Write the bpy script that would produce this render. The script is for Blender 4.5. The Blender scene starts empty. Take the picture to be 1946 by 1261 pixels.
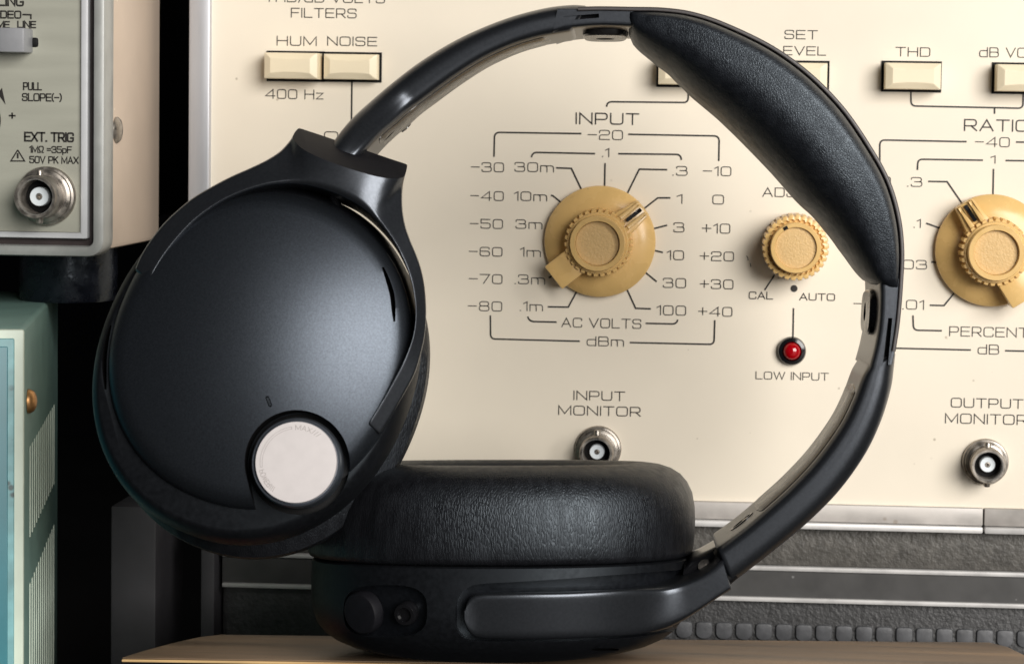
import bpy, bmesh, math, random
from math import radians, sin, cos, pi, sqrt, atan2
from mathutils import Vector, Matrix
random.seed(7)
S = bpy.context.scene
COL = S.collection

# ------------------------------------------------------------------ camera
FPX, W0, H0 = 4167.0, 1946.0, 1261.0
PX0, PY0 = 1182.0, 448.0            # where the optical axis meets the picture (cropped frame)
D = 0.50                            # metres to the middle of the headband
YAW, PITCH, ROLL = radians(3.0), radians(3.0), radians(0.9)
CAM = Vector((0.0, -D, 0.187))
FWD = Vector((-sin(YAW)*cos(PITCH), cos(YAW)*cos(PITCH), -sin(PITCH)))
_r = Vector((cos(YAW), sin(YAW), 0)); _u = _r.cross(FWD)
RGT = _r*cos(ROLL) + _u*sin(ROLL)
UP = _u*cos(ROLL) - _r*sin(ROLL)
cd = bpy.data.cameras.new('camera'); cam = bpy.data.objects.new('camera', cd); COL.objects.link(cam)
cam.matrix_world = Matrix(((RGT.x, UP.x, -FWD.x, CAM.x), (RGT.y, UP.y, -FWD.y, CAM.y), (RGT.z, UP.z, -FWD.z, CAM.z), (0, 0, 0, 1)))
cd.sensor_fit = 'HORIZONTAL'; cd.sensor_width = 36.0; cd.lens = 36.0*FPX/W0
cd.shift_x = -(PX0 - W0/2)/W0; cd.shift_y = -(H0/2 - PY0)/W0
cd.clip_start = 0.01; cd.clip_end = 50
cd.dof.use_dof = True; cd.dof.focus_distance = 0.52; cd.dof.aperture_fstop = 44
S.camera = cam

# ------------------------------------------------------------------ light
w = bpy.data.worlds.new('World'); S.world = w; w.use_nodes = True
bg = w.node_tree.nodes['Background']; bg.inputs[0].default_value = (0.85, 0.90, 1.0, 1); bg.inputs[1].default_value = 0.035
def area(name, loc, target, size, power, color, size_y=None):
    l = bpy.data.lights.new(name, 'AREA'); l.energy = power; l.color = color
    l.shape = 'RECTANGLE'; l.size = size; l.size_y = size_y or size
    o = bpy.data.objects.new(name, l); COL.objects.link(o); o.location = loc
    d = Vector(target) - Vector(loc); o.rotation_euler = d.to_track_quat('-Z', 'Y').to_euler(); return o
area('window_light', (0.95, -1.42, 0.68), (0.02, 0.05, 0.17), 1.18, 53.0, (1.0, 0.965, 0.92), 1.05)
S.view_settings.view_transform = 'Standard'; S.view_settings.look = 'None'
S.view_settings.exposure = 0; S.view_settings.gamma = 1; S.view_settings.use_curve_mapping = False

# ------------------------------------------------------------------ picture rays -> points of the place
def ray(px, py): return RGT*((px-PX0)/FPX) + UP*((PY0-py)/FPX) + FWD
def P(px, py, y=0.0): return CAM + ray(px, py)*(D + y)            # y = metres behind the headband plane
def onY(px, py, Y):                                               # on an upright plane facing the viewer
    r = ray(px, py); return CAM + r*((Y - CAM.y)/r.y)
def onPlane(px, py, p0, n):
    r = ray(px, py); return CAM + r*((p0 - CAM).dot(n)/r.dot(n))

# ------------------------------------------------------------------ materials
def mat(name, base, rough=0.5, metal=0.0, var=0.0, vscale=60, bump=None, bstr=0.2, bdist=0.0003, spec=0.5, coat=0.0, tint=None, rvar=0.0, specks=None, stretch=(1, 1, 1), emit=None):
    m = bpy.data.materials.new(name); m.use_nodes = True; nt = m.node_tree; N = nt.nodes; L = nt.links
    b = N['Principled BSDF']; b.inputs['Base Color'].default_value = (*base, 1); b.inputs['Roughness'].default_value = rough
    b.inputs['Metallic'].default_value = metal; b.inputs['Specular IOR Level'].default_value = spec; b.inputs['Coat Weight'].default_value = coat
    if tint: b.inputs['Specular Tint'].default_value = (*tint, 1)
    tc = N.new('ShaderNodeTexCoord'); mp = N.new('ShaderNodeMapping'); mp.inputs['Scale'].default_value = stretch
    L.new(tc.outputs['Object'], mp.inputs['Vector']); vec = mp.outputs['Vector']
    col = None
    if var or rvar:
        n = N.new('ShaderNodeTexNoise'); n.inputs['Scale'].default_value = vscale; n.inputs['Detail'].default_value = 6; L.new(vec, n.inputs['Vector'])
        if var:
            mr = N.new('ShaderNodeMapRange'); mr.inputs['To Min'].default_value = 1-var; mr.inputs['To Max'].default_value = 1+var
            mr.inputs['From Min'].default_value = .3; mr.inputs['From Max'].default_value = .7
            L.new(n.outputs['Fac'], mr.inputs['Value'])
            mx = N.new('ShaderNodeMix'); mx.data_type = 'RGBA'; mx.blend_type = 'MULTIPLY'; mx.inputs['Factor'].default_value = 1
            mx.inputs['A'].default_value = (*base, 1); L.new(mr.outputs['Result'], mx.inputs['B']); col = mx.outputs['Result']
        if rvar:
            mr2 = N.new('ShaderNodeMapRange'); mr2.inputs['To Min'].default_value = max(0, rough-rvar); mr2.inputs['To Max'].default_value = rough+rvar
            mr2.inputs['From Min'].default_value = .3; mr2.inputs['From Max'].default_value = .7
            L.new(n.outputs['Fac'], mr2.inputs['Value']); L.new(mr2.outputs['Result'], b.inputs['Roughness'])
    if specks:                                                     # (colour, scale, size, amount)
        sc, ss, sz, am = specks
        v = N.new('ShaderNodeTexVoronoi'); v.inputs['Scale'].default_value = ss; L.new(tc.outputs['Object'], v.inputs['Vector'])
        n3 = N.new('ShaderNodeTexNoise'); n3.inputs['Scale'].default_value = ss*.35; L.new(tc.outputs['Object'], n3.inputs['Vector'])
        r1 = N.new('ShaderNodeMapRange'); r1.inputs['From Min'].default_value = sz; r1.inputs['From Max'].default_value = sz*.5; L.new(v.outputs['Distance'], r1.inputs['Value'])
        r2 = N.new('ShaderNodeMapRange'); r2.inputs['From Min'].default_value = .58; r2.inputs['From Max'].default_value = .64; L.new(n3.outputs['Fac'], r2.inputs['Value'])
        ml = N.new('ShaderNodeMath'); ml.operation = 'MULTIPLY'; L.new(r1.outputs[0], ml.inputs[0]); L.new(r2.outputs[0], ml.inputs[1])
        m2 = N.new('ShaderNodeMath'); m2.operation = 'MULTIPLY'; L.new(ml.outputs[0], m2.inputs[0]); m2.inputs[1].default_value = am
        mx2 = N.new('ShaderNodeMix'); mx2.data_type = 'RGBA'; L.new(m2.outputs[0], mx2.inputs['Factor'])
        if col: L.new(col, mx2.inputs['A'])
        else: mx2.inputs['A'].default_value = (*base, 1)
        mx2.inputs['B'].default_value = (*sc, 1); col = mx2.outputs['Result']
    if col: L.new(col, b.inputs['Base Color'])
    if bump:
        kind, bs = bump
        if kind == 'noise':
            t = N.new('ShaderNodeTexNoise'); t.inputs['Scale'].default_value = bs; t.inputs['Detail'].default_value = 4; out = t.outputs['Fac']; L.new(vec, t.inputs['Vector'])
        elif kind == 'pebble':
            n0 = N.new('ShaderNodeTexNoise'); n0.inputs['Scale'].default_value = bs*.6; L.new(vec, n0.inputs['Vector'])
            ad = N.new('ShaderNodeVectorMath'); ad.operation = 'MULTIPLY_ADD'; L.new(n0.outputs['Color'], ad.inputs[0]); ad.inputs[1].default_value = (.9/bs,)*3; L.new(vec, ad.inputs[2])
            t = N.new('ShaderNodeTexVoronoi'); t.feature = 'DISTANCE_TO_EDGE'; t.inputs['Scale'].default_value = bs; L.new(ad.outputs[0], t.inputs['Vector'])
            r = N.new('ShaderNodeMapRange'); r.inputs['From Max'].default_value = .22; r.interpolation_type = 'SMOOTHSTEP'; L.new(t.outputs['Distance'], r.inputs['Value'])
            n4 = N.new('ShaderNodeTexNoise'); n4.inputs['Scale'].default_value = bs*.25; n4.inputs['Detail'].default_value = 3; L.new(vec, n4.inputs['Vector'])
            sm = N.new('ShaderNodeMath'); sm.operation = 'ADD'; L.new(r.outputs[0], sm.inputs[0]); L.new(n4.outputs['Fac'], sm.inputs[1]); out = sm.outputs[0]
        bp = N.new('ShaderNodeBump'); bp.inputs['Strength'].default_value = bstr; bp.inputs['Distance'].default_value = bdist
        L.new(out, bp.inputs['Height']); L.new(bp.outputs['Normal'], b.inputs['Normal'])
    if emit: b.inputs['Emission Color'].default_value = (*emit[0], 1); b.inputs['Emission Strength'].default_value = emit[1]
    return m

BL = (0.77, 0.89, 1.0)
M = dict(
 face=mat('satin_face', (0.050, 0.058, 0.070), 0.38, 0.9, .16, 2600, ('noise', 5200), .25, .00006, .5),
 arm=mat('satin_arm', (0.060, 0.066, 0.076), 0.30, 0.85, .10, 1500, ('noise', 4600), .15, .00005, .5),
 cap=mat('matte_black', (0.006, 0.006, 0.008), 0.6, 0, .2, 600, spec=.15),
 body=mat('body_plastic', (0.0035, 0.0037, 0.0046), 0.5, 0, .25, 900, ('noise', 4200), .12, .00005, .25, tint=BL, rvar=.05),
 plast=mat('black_plastic', (0.0045, 0.005, 0.0065), 0.37, 0, .25, 900, ('noise', 4200), .12, .00005, .62, tint=BL, rvar=.05),
 inner=mat('inner_plastic', (0.020, 0.018, 0.017), 0.27, 0, .2, 300, None, spec=.6, rvar=.05),
 gloss=mat('gloss_black', (0.006, 0.006, 0.007), 0.14, 0, .2, 300, spec=.55),
 dark=mat('deep_black', (0.003, 0.003, 0.0035), 0.6, 0, .2, 200, spec=.2),
 rim=mat('rim_plastic', (0.05, 0.043, 0.042), 0.4, 0, .2, 300),
 leather=mat('pebbled_leather', (0.006, 0.0065, 0.009), 0.46, 0, .25, 500, ('pebble', 1950), .40, .00009, .8, tint=BL, rvar=.07),
 cush=mat('creased_leather', (0.005, 0.005, 0.0062), 0.42, 0, .25, 500, ('pebble', 2000), .36, .00010, .45, tint=BL, rvar=.08, stretch=(1, 1, .22)),
 silver=mat('dial_silver', (0.59, 0.555, 0.55), 0.40, 0.4, .03, 400, ('noise', 3000), .08, .00003),
 ring=mat('dial_ring', (0.16, 0.18, 0.21), 0.33, 0.85, .1, 300, tint=BL),
 engr=mat('engraving', (0.33, 0.30, 0.29), 0.5, 0, .05, 300),
 cream=mat('cream_enamel', (0.82, 0.745, 0.62), 0.42, 0, .06, 14, ('noise', 1500), .06, .00005, .4, specks=((0.25, 0.19, 0.12), 210, .10, .55), rvar=.06),
 ink=mat('printed_ink', (0.02, 0.018, 0.016), 0.5, 0, .25, 900),
 alu=mat('brushed_aluminium', (0.56, 0.57, 0.60), 0.42, 0.55, .08, 160, ('noise', 500), .1, .0001, stretch=(1, 1, .1), rvar=.08),
 alur=mat('grey_aluminium', (0.42, 0.395, 0.37), 0.5, 0.25, .2, 120, ('noise', 900), .1, .0001, rvar=.1, specks=((.22, .17, .12), 160, .13, .5)),
 alul=mat('bright_edge', (0.58, 0.57, 0.56), 0.45, 0.2, .1, 200, rvar=.1),
 knob=mat('ochre_plastic', (0.72, 0.475, 0.185), 0.27, 0, .05, 200, ('noise', 900), .05, .0001, .5, specks=((.2, .1, .03), 330, .09, .6), rvar=.08),
 knobc=mat('ochre_cap', (0.66, 0.44, 0.19), 0.5, 0.0, .08, 2500, ('noise', 1700), .6, .0003, .5),
 key=mat('ivory_key', (0.84, 0.735, 0.535), 0.38, 0, .03, 90, ('noise', 1200), .05, .0001, .5, specks=((.3, .22, .12), 260, .08, .5)),
 led=mat('red_lens', (0.32, 0.0, 0.004), 0.12, 0, .05, 300, coat=.3),
 nickel=mat('worn_nickel', (0.34, 0.31, 0.275), 0.38, 0.85, .35, 420, ('noise', 700), .2, .0002, rvar=.16),
 teflon=mat('white_insulator', (0.72, 0.78, 0.82), 0.4, 0, .04, 300),
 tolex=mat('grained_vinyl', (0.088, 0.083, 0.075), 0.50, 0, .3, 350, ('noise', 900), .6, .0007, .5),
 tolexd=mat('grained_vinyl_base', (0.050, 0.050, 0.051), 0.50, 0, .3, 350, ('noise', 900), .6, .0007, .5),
 bump=mat('rubber_stud', (0.085, 0.087, 0.093), 0.45, 0, .25, 250, ('noise', 900), .3, .0002),
 strip=mat('dark_strip', (0.055, 0.054, 0.053), 0.45, 0, .2, 140, ('noise', 500), .1, .0001, specks=((.5, .5, .5), 130, .06, .8)),
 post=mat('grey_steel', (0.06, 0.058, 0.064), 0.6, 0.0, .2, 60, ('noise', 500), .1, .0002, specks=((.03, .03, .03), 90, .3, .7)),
 wood=mat('wood_veneer', (0.185, 0.125, 0.078), 0.5, 0, .5, 120, ('noise', 900), .4, .0004, stretch=(.10, 1, 1), specks=((.10, .07, .05), 420, .2, .7), rvar=.1),
 ply=mat('pale_ply_edge', (0.62, 0.42, 0.20), 0.5, 0, .15, 300, stretch=(.2, 1, 1)),
 gfx=mat('red_graphic', (0.28, 0.022, 0.018), 0.4, 0, .3, 500),
 tan=mat('tan_graphic', (0.55, 0.32, 0.2), 0.4, 0, .1, 500),
 scope=mat('grey_green_panel', (0.385, 0.385, 0.325), 0.40, 0.1, .07, 240, ('noise', 700), .1, .0001, stretch=(.12, 1, 1), rvar=.06, specks=((.2, .18, .12), 210, .08, .4)),
 bezel=mat('grey_bezel', (0.37, 0.38, 0.365), 0.42, 0.15, .12, 150, rvar=.1, specks=((.75, .74, .68), 150, .2, .7)),
 bstrip=mat('pale_trim', (0.62, 0.63, 0.65), 0.4, 0.2, .05, 200),
 brown=mat('brown_gasket', (0.040, 0.030, 0.030), 0.45, 0, .2, 200),
 peach=mat('beige_cover', (0.56, 0.455, 0.365), 0.5, 0, .05, 60, ('noise', 1500), .12, .0001, specks=((.85, .75, .6), 170, .08, .6)),
 switch=mat('grey_switch', (0.27, 0.275, 0.29), 0.4, 0, .05, 300),
 rubber=mat('scuffed_rubber', (0.005, 0.006, 0.010), 0.28, 0, .4, 300, ('noise', 420), .4, .0004, .6, tint=BL, rvar=.08, specks=((.3, .32, .36), 330, .06, .4)),
 teal=mat('teal_face', (0.028, 0.17, 0.205), 0.4, 0, .1, 90, specks=((.03, .05, .05), 260, .22, .8)),
 tealc=mat('chipped_teal', (0.16, 0.36, 0.38), 0.45, 0, .3, 160, specks=((.03, .03, .03), 330, .3, .8)),
 mint=mat('mint_cover', (0.17, 0.285, 0.255), 0.45, 0, .08, 90, ('noise', 900), .1, .0001, rvar=.05, specks=((.2, .2, .16), 210, .1, .6)),
 mintl=mat('mint_edge_and_lit_fins', (0.54, 0.62, 0.52), 0.45, 0, .1, 90),  # pale frame edge; on the louvre fins it stands in for light
 brass=mat('brass_screw', (0.50, 0.26, 0.10), 0.38, 0.7, .3, 500),
 table=mat('dark_table', (0.02, 0.019, 0.018), 0.6, 0, .3, 20, ('noise', 200), .2, .0005),
 wall=mat('dark_wall', (0.012, 0.011, 0.012), 0.8, 0, .2, 5),
)

# ------------------------------------------------------------------ object helpers
def tag(o, label, cat, group=None):
    o['label'] = label; o['category'] = cat
    if group: o['group'] = group
def empty(name, loc):
    o = bpy.data.objects.new(name, None); COL.objects.link(o); o.location = loc; o.empty_display_size = .02; return o
def wloc(o):
    v = Vector((0, 0, 0))
    while o: v = v + o.location; o = o.parent
    return v
def obj(name, data, m, parent=None, sharp=38, bevel=0, seg=2, origin=None):
    vs, fs = data
    base = wloc(parent) if parent else (origin or Vector((0, 0, 0)))
    me = bpy.data.meshes.new(name); me.from_pydata([Vector(v)-base for v in vs], [], fs); me.validate()
    bm = bmesh.new(); bm.from_mesh(me); bmesh.ops.remove_doubles(bm, verts=bm.verts, dist=1e-7)
    bmesh.ops.recalc_face_normals(bm, faces=bm.faces)
    if bevel:
        es = [e for e in bm.edges if len(e.link_faces) == 2 and e.calc_face_angle() > radians(30)]
        bmesh.ops.bevel(bm, geom=es, offset=bevel, segments=seg, profile=.5, affect='EDGES', clamp_overlap=True)
    bm.to_mesh(me); bm.free()
    me.materials.append(m)
    me.shade_smooth(); me.set_sharp_from_angle(angle=radians(sharp))
    o = bpy.data.objects.new(name, me); COL.objects.link(o)
    if parent: o.parent = parent
    else: o.location = base
    return o
def merge(*ds):
    vs, fs = [], []
    for v, f in ds:
        k = len(vs); vs += list(v); fs += [[i+k for i in q] for q in f]
    return vs, fs
def hexa(a, b):        # a: 4 corners of one end, b: 4 of the other
    return list(a)+list(b), [[3, 2, 1, 0], [4, 5, 6, 7], [0, 1, 5, 4], [1, 2, 6, 5], [2, 3, 7, 6], [3, 0, 4, 7]]
def box(x0, x1, y0, y1, z0, z1):
    return hexa([Vector((x0, y0, z0)), Vector((x1, y0, z0)), Vector((x1, y1, z0)), Vector((x0, y1, z0))],
                [Vector((x0, y0, z1)), Vector((x1, y0, z1)), Vector((x1, y1, z1)), Vector((x0, y1, z1))])
def rings(rs, cap0=True, cap1=True):
    n = len(rs[0]); vs = [p for r in rs for p in r]; fs = []
    for k in range(len(rs)-1):
        for i in range(n):
            j = (i+1) % n; fs.append([k*n+i, k*n+j, (k+1)*n+j, (k+1)*n+i])
    if cap0: fs.append(list(range(n))[::-1])
    if cap1: fs.append([(len(rs)-1)*n+i for i in range(n)])
    return vs, fs
def prism(poly, d):
    return rings([poly, [p+d for p in poly]])
def lathe(c, ax, prof, n=64, e1=None, lobes=None):
    ax = ax.normalized(); e1 = (e1 or (Vector((1, 0, 0)) if abs(ax.x) < .9 else Vector((0, 0, 1)))); e1 = (e1-ax*e1.dot(ax)).normalized(); e2 = ax.cross(e1)
    return rings([[c+ax*z+(e1*cos(2*pi*i/n)+e2*sin(2*pi*i/n))*max(r*(lobes(i) if lobes else 1), 1e-6) for i in range(n)] for r, z in prof])
def cat(pts, n, closed=False):
    P_ = [Vector(p) for p in pts]; m = len(P_); out = []
    seg = 14
    for i in range(m-1):
        a = P_[max(i-1, 0)]; b = P_[i]; c = P_[i+1]; d = P_[min(i+2, m-1)]
        if i == 0: a = b*2-c
        if i+2 >= m: d = c*2-b
        for k in range(seg):
            t = k/seg; out.append(.5*((2*b)+(c-a)*t+(2*a-5*b+4*c-d)*t*t+(3*b-a-3*c+d)*t**3))
    out.append(P_[-1])
    if n is None: return out
    L = [0]
    for i in range(1, len(out)): L.append(L[-1]+(out[i]-out[i-1]).length)
    res = []; k = 0
    for i in range(n):
        s = L[-1]*i/(n-1)
        while k < len(L)-2 and L[k+1] < s: k += 1
        f = (s-L[k])/max(L[k+1]-L[k], 1e-12); res.append(out[k].lerp(out[k+1], min(max(f, 0), 1)))
    return res
def section(cr, k=6):  # rounded unit square; cr = 4 (ru, rv) for corners inner-front, outer-front, outer-back, inner-back; u: inner->outer, v: front->back
    out = []
    for (cu, cv, su, sv, a0), (ru, rv) in zip([(0, 0, 1, 1, 180), (1, 0, -1, 1, 270), (1, 1, -1, -1, 0), (0, 1, 1, -1, 90)], cr):
        for i in range(k+1):
            a = radians(a0+90*i/k); out.append((cu+su*ru+ru*cos(a), cv+sv*rv+rv*sin(a)))
    full = []
    for i, q in enumerate(out):
        r = out[(i+1) % len(out)]; full.append(q)
        m_ = int(max(abs(q[0]-r[0]), abs(q[1]-r[1]))/.12)
        for j in range(1, m_+1): full.append((q[0]+(r[0]-q[0])*j/(m_+1), q[1]+(r[1]-q[1])*j/(m_+1)))
    return full
def loft(A, B, C_, E, sec, ends=0.0):
    # A inner front, B outer front, C outer back, E inner back rails
    rs = []
    N = len(A)
    def ring(i, sc=1.0, push=None):
        pts = [(A[i]*(1-u)*(1-v)+B[i]*u*(1-v)+C_[i]*u*v+E[i]*(1-u)*v) for u, v in sec]
        if sc != 1.0:
            c = sum(pts, Vector())/len(pts); pts = [c+(p-c)*sc for p in pts]
        if push: pts = [p+push for p in pts]
        return pts
    if ends:
        t = (A[0]+B[0]-A[1]-B[1]).normalized()
        rs += [ring(0, .80, t*ends), ring(0, .93, t*ends*.75), ring(0, .985, t*ends*.3)]
    rs += [ring(i) for i in range(N)]
    if ends:
        t = (A[-1]+B[-1]-A[-2]-B[-2]).normalized()
        rs += [ring(N-1, .985, t*ends*.3), ring(N-1, .93, t*ends*.75), ring(N-1, .80, t*ends)]
    return rings(rs)
def boolean(o, cutter_data, m=None):
    base = wloc(o); vs, fs = cutter_data
    me = bpy.data.meshes.new('cut'); me.from_pydata([Vector(v)-base for v in vs], [], fs)
    bm = bmesh.new(); bm.from_mesh(me); bmesh.ops.recalc_face_normals(bm, faces=bm.faces); bm.to_mesh(me); bm.free()
    if m: me.materials.append(m)
    c = bpy.data.objects.new('cut', me); COL.objects.link(c); c.location = base
    bpy.context.view_layer.update()
    md = o.modifiers.new('b', 'BOOLEAN'); md.operation = 'DIFFERENCE'; md.object = c; md.solver = 'EXACT'
    if m: md.material_mode = 'TRANSFER'
    dg = bpy.context.evaluated_depsgraph_get(); dg.update()
    new = bpy.data.meshes.new_from_object(o.evaluated_get(dg)); o.modifiers.clear(); old = o.data; o.data = new; new.name = o.name
    bpy.data.objects.remove(c); bpy.data.meshes.remove(old); bpy.data.meshes.remove(me)
    o.data.shade_smooth(); o.data.set_sharp_from_angle(angle=radians(38))

# ------------------------------------------------------------------ stroke lettering
def G(*lines): return lines
R_, S_ = 'r', 's'
GL = {
'A': (1.05, [[(0, 0, 0), (.525, 1, 0), (1.05, 0, 0)], [(.2, .32, 0), (.85, .32, 0)]]),
'B': (1, [[(.9, .52), (.95, .52), (.95, 1), (0, 1, 0), (0, 0, 0), (1, 0), (1, .52), (0, .52, 0)]]),
'C': (1, [[(1, .76), (1, 1), (0, 1), (0, 0), (1, 0), (1, .24)]]),
'D': (1, [[(.5, 0), (0, 0, 0), (0, 1, 0), (1, 1), (1, 0), (.5, 0)]]),
'E': (.92, [[(.92, 1, 0), (0, 1, 0), (0, 0, 0), (.92, 0, 0)], [(0, .52, 0), (.85, .52, 0)]]),
'F': (.9, [[(.9, 1, 0), (0, 1, 0), (0, 0, 0)], [(0, .5, 0), (.8, .5, 0)]]),
'G': (1, [[(1, .76), (1, 1), (0, 1), (0, 0), (1, 0), (1, .42, 0), (.62, .42, 0)]]),
'H': (1, [[(0, 0), (0, 1)], [(1, 0), (1, 1)], [(0, .52), (1, .52)]]),
'I': (0, [[(0, 0), (0, 1)]]),
'J': (.85, [[(.85, 1), (.85, 0), (0, 0), (0, .3)]]),
'K': (.9, [[(0, 0), (0, 1)], [(.85, 1), (.05, .48)], [(.3, .62), (.9, 0)]]),
'L': (.85, [[(0, 1, 0), (0, 0, 0), (.85, 0, 0)]]),
'M': (1.2, [[(0, 0, 0), (0, 1, 0), (.6, .12, 0), (1.2, 1, 0), (1.2, 0, 0)]]),
'N': (1, [[(0, 0, 0), (0, 1, 0), (1, 0, 0), (1, 1, 0)]]),
'O': (1.05, [[(.5, 0), (0, 0), (0, 1), (1.05, 1), (1.05, 0), (.5, 0)]]),
'P': (.95, [[(0, 0, 0), (0, 1, 0), (.95, 1), (.95, .42), (0, .42, 0)]]),
'R': (.98, [[(0, 0, 0), (0, 1, 0), (.95, 1), (.95, .42), (0, .42, 0)], [(.55, .42), (.98, 0)]]),
'S': (.95, [[(.93, .78), (.93, 1), (0, 1), (0, .53), (.95, .53), (.95, 0), (0, 0), (0, .22)]]),
'T': (1, [[(0, 1), (1, 1)], [(.5, 1), (.5, 0)]]),
'U': (1, [[(0, 1), (0, 0), (1, 0), (1, 1)]]),
'V': (1.05, [[(0, 1, 0), (.525, 0, 0), (1.05, 1, 0)]]),
'W': (1.5, [[(0, 1, 0), (.38, 0, 0), (.75, 1, 0), (1.12, 0, 0), (1.5, 1, 0)]]),
'X': (1, [[(0, 0), (1, 1)], [(0, 1), (1, 0)]]),
'0': (.95, [[(.5, 0), (0, 0), (0, 1), (.95, 1), (.95, 0), (.5, 0)]]),
'1': (.34, [[(0, .8, 0), (.34, 1, 0), (.34, 0, 0)]]),
'2': (.95, [[(0, .74), (0, 1), (.95, 1), (.95, .5), (0, .5), (0, 0, 0), (.95, 0, 0)]]),
'3': (.95, [[(0, .8), (0, 1), (.9, 1), (.9, .53), (.3, .53, 0)], [(.6, .53), (.95, .53), (.95, 0), (0, 0), (0, .2)]]),
'4': (1.05, [[(.85, 0, 0), (.85, 1, 0), (0, .27, 0), (1.05, .27, 0)]]),
'5': (.95, [[(.9, 1, 0), (0, 1, 0), (0, .58, 0), (.95, .58), (.95, 0), (0, 0), (0, .2)]]),
'6': (.95, [[(.9, .8), (.9, 1), (0, 1), (0, 0), (.95, 0), (.95, .55), (0, .55, 0)]]),
'7': (.95, [[(0, 1, 0), (.95, 1, 0), (.35, 0, 0)]]),
'8': (.95, [[(.45, .53), (.04, .53), (.04, 1), (.9, 1), (.9, .53), (.45, .53)], [(.45, .53), (0, .53), (0, 0), (.95, 0), (.95, .53), (.45, .53)]]),
'm': (1.25, [[(0, 0, 0), (0, .68, 0), (.62, .68), (.62, 0)], [(.4, .68, 0), (1.25, .68), (1.25, 0)]]),
'd': (.9, [[(.9, 1, 0), (.9, 0, 0), (0, 0), (0, .68), (.9, .68, 0)]]),
'z': (.75, [[(0, .66, 0), (.75, .66, 0), (0, 0, 0), (.75, 0, 0)]]),
'p': (.8, [[(0, -.3, 0), (0, .66, 0), (.8, .66), (.8, 0), (0, 0, 0)]]),
'-': (.8, [[(0, .5), (.8, .5)]]), '+': (.85, [[(0, .5), (.85, .5)], [(.42, .12), (.42, .9)]]),
'.': (.04, [[(0, 0), (.04, 0)]]), '/': (.4, [[(0, -.05), (.45, 1.05)]]),
'(': (.25, [[(.25, 1.05), (0, .8), (0, .2), (.25, -.05)]]), ')': (.25, [[(0, 1.05), (.25, .8), (.25, .2), (0, -.05)]]),
'~': (.8, [[(0, .65), (.8, .65)], [(0, .35), (.8, .35)]]),
'Q': (1, [[(0, 0, 0), (.3, 0, 0), (.3, .25), (0, .4), (0, 1), (1, 1), (1, .4), (.7, .25), (.7, 0, 0), (1, 0, 0)]]),
}
def rnd(pts, rx, ry, k=5):  # round the corners of a polyline in glyph units
    out = []
    for i, p in enumerate(pts):
        q = Vector(p[:2])
        if i in (0, len(pts)-1) or len(p) == 3: out.append(q); continue
        a = Vector(pts[i-1][:2])-q; b = Vector(pts[i+1][:2])-q
        la, lb = a.length, b.length
        def rr(v, l): 
            r_ = rx if abs(v.x) > abs(v.y) else ry
            return v.normalized()*min(r_, l*.5)
        va, vb = rr(a, la), rr(b, lb)
        for j in range(k+1):
            t = j/k; out.append(q + va*(1-t)**2 + vb*t**2)
    return out
def ribbon(pts, wd, f):     # pts 2-D in metres, f maps (x, z) -> Vector ; mitred flat strip
    n = len(pts); L_, R2 = [], []
    for i in range(n):
        d0 = (pts[i]-pts[i-1]) if i else (pts[1]-pts[0]); d1 = (pts[i+1]-pts[i]) if i < n-1 else d0
        if d0.length < 1e-9: d0 = d1
        if d1.length < 1e-9: d1 = d0
        d0 = d0.normalized(); d1 = d1.normalized(); t = (d0+d1)
        t = t.normalized() if t.length > 1e-6 else d0
        nr = Vector((-t.y, t.x)); c = max(nr.dot(Vector((-d1.y, d1.x))), .45)
        L_.append(pts[i]+nr*wd/2/c); R2.append(pts[i]-nr*wd/2/c)
    vs = [f(p) for p in L_]+[f(p) for p in R2]
    return vs, [[i, i+1, n+i+1, n+i] for i in range(n-1)]
def text_strokes(s):        # polylines in glyph units; total width
    x = 0; out = []; gap = .30
    for ch in s:
        if ch == ' ': x += .62; continue
        wd, ls = GL[ch]
        for l in ls: out.append([(p[0]+x,)+tuple(p[1:]) for p in l])
        x += wd+gap
    return out, x-gap
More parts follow.
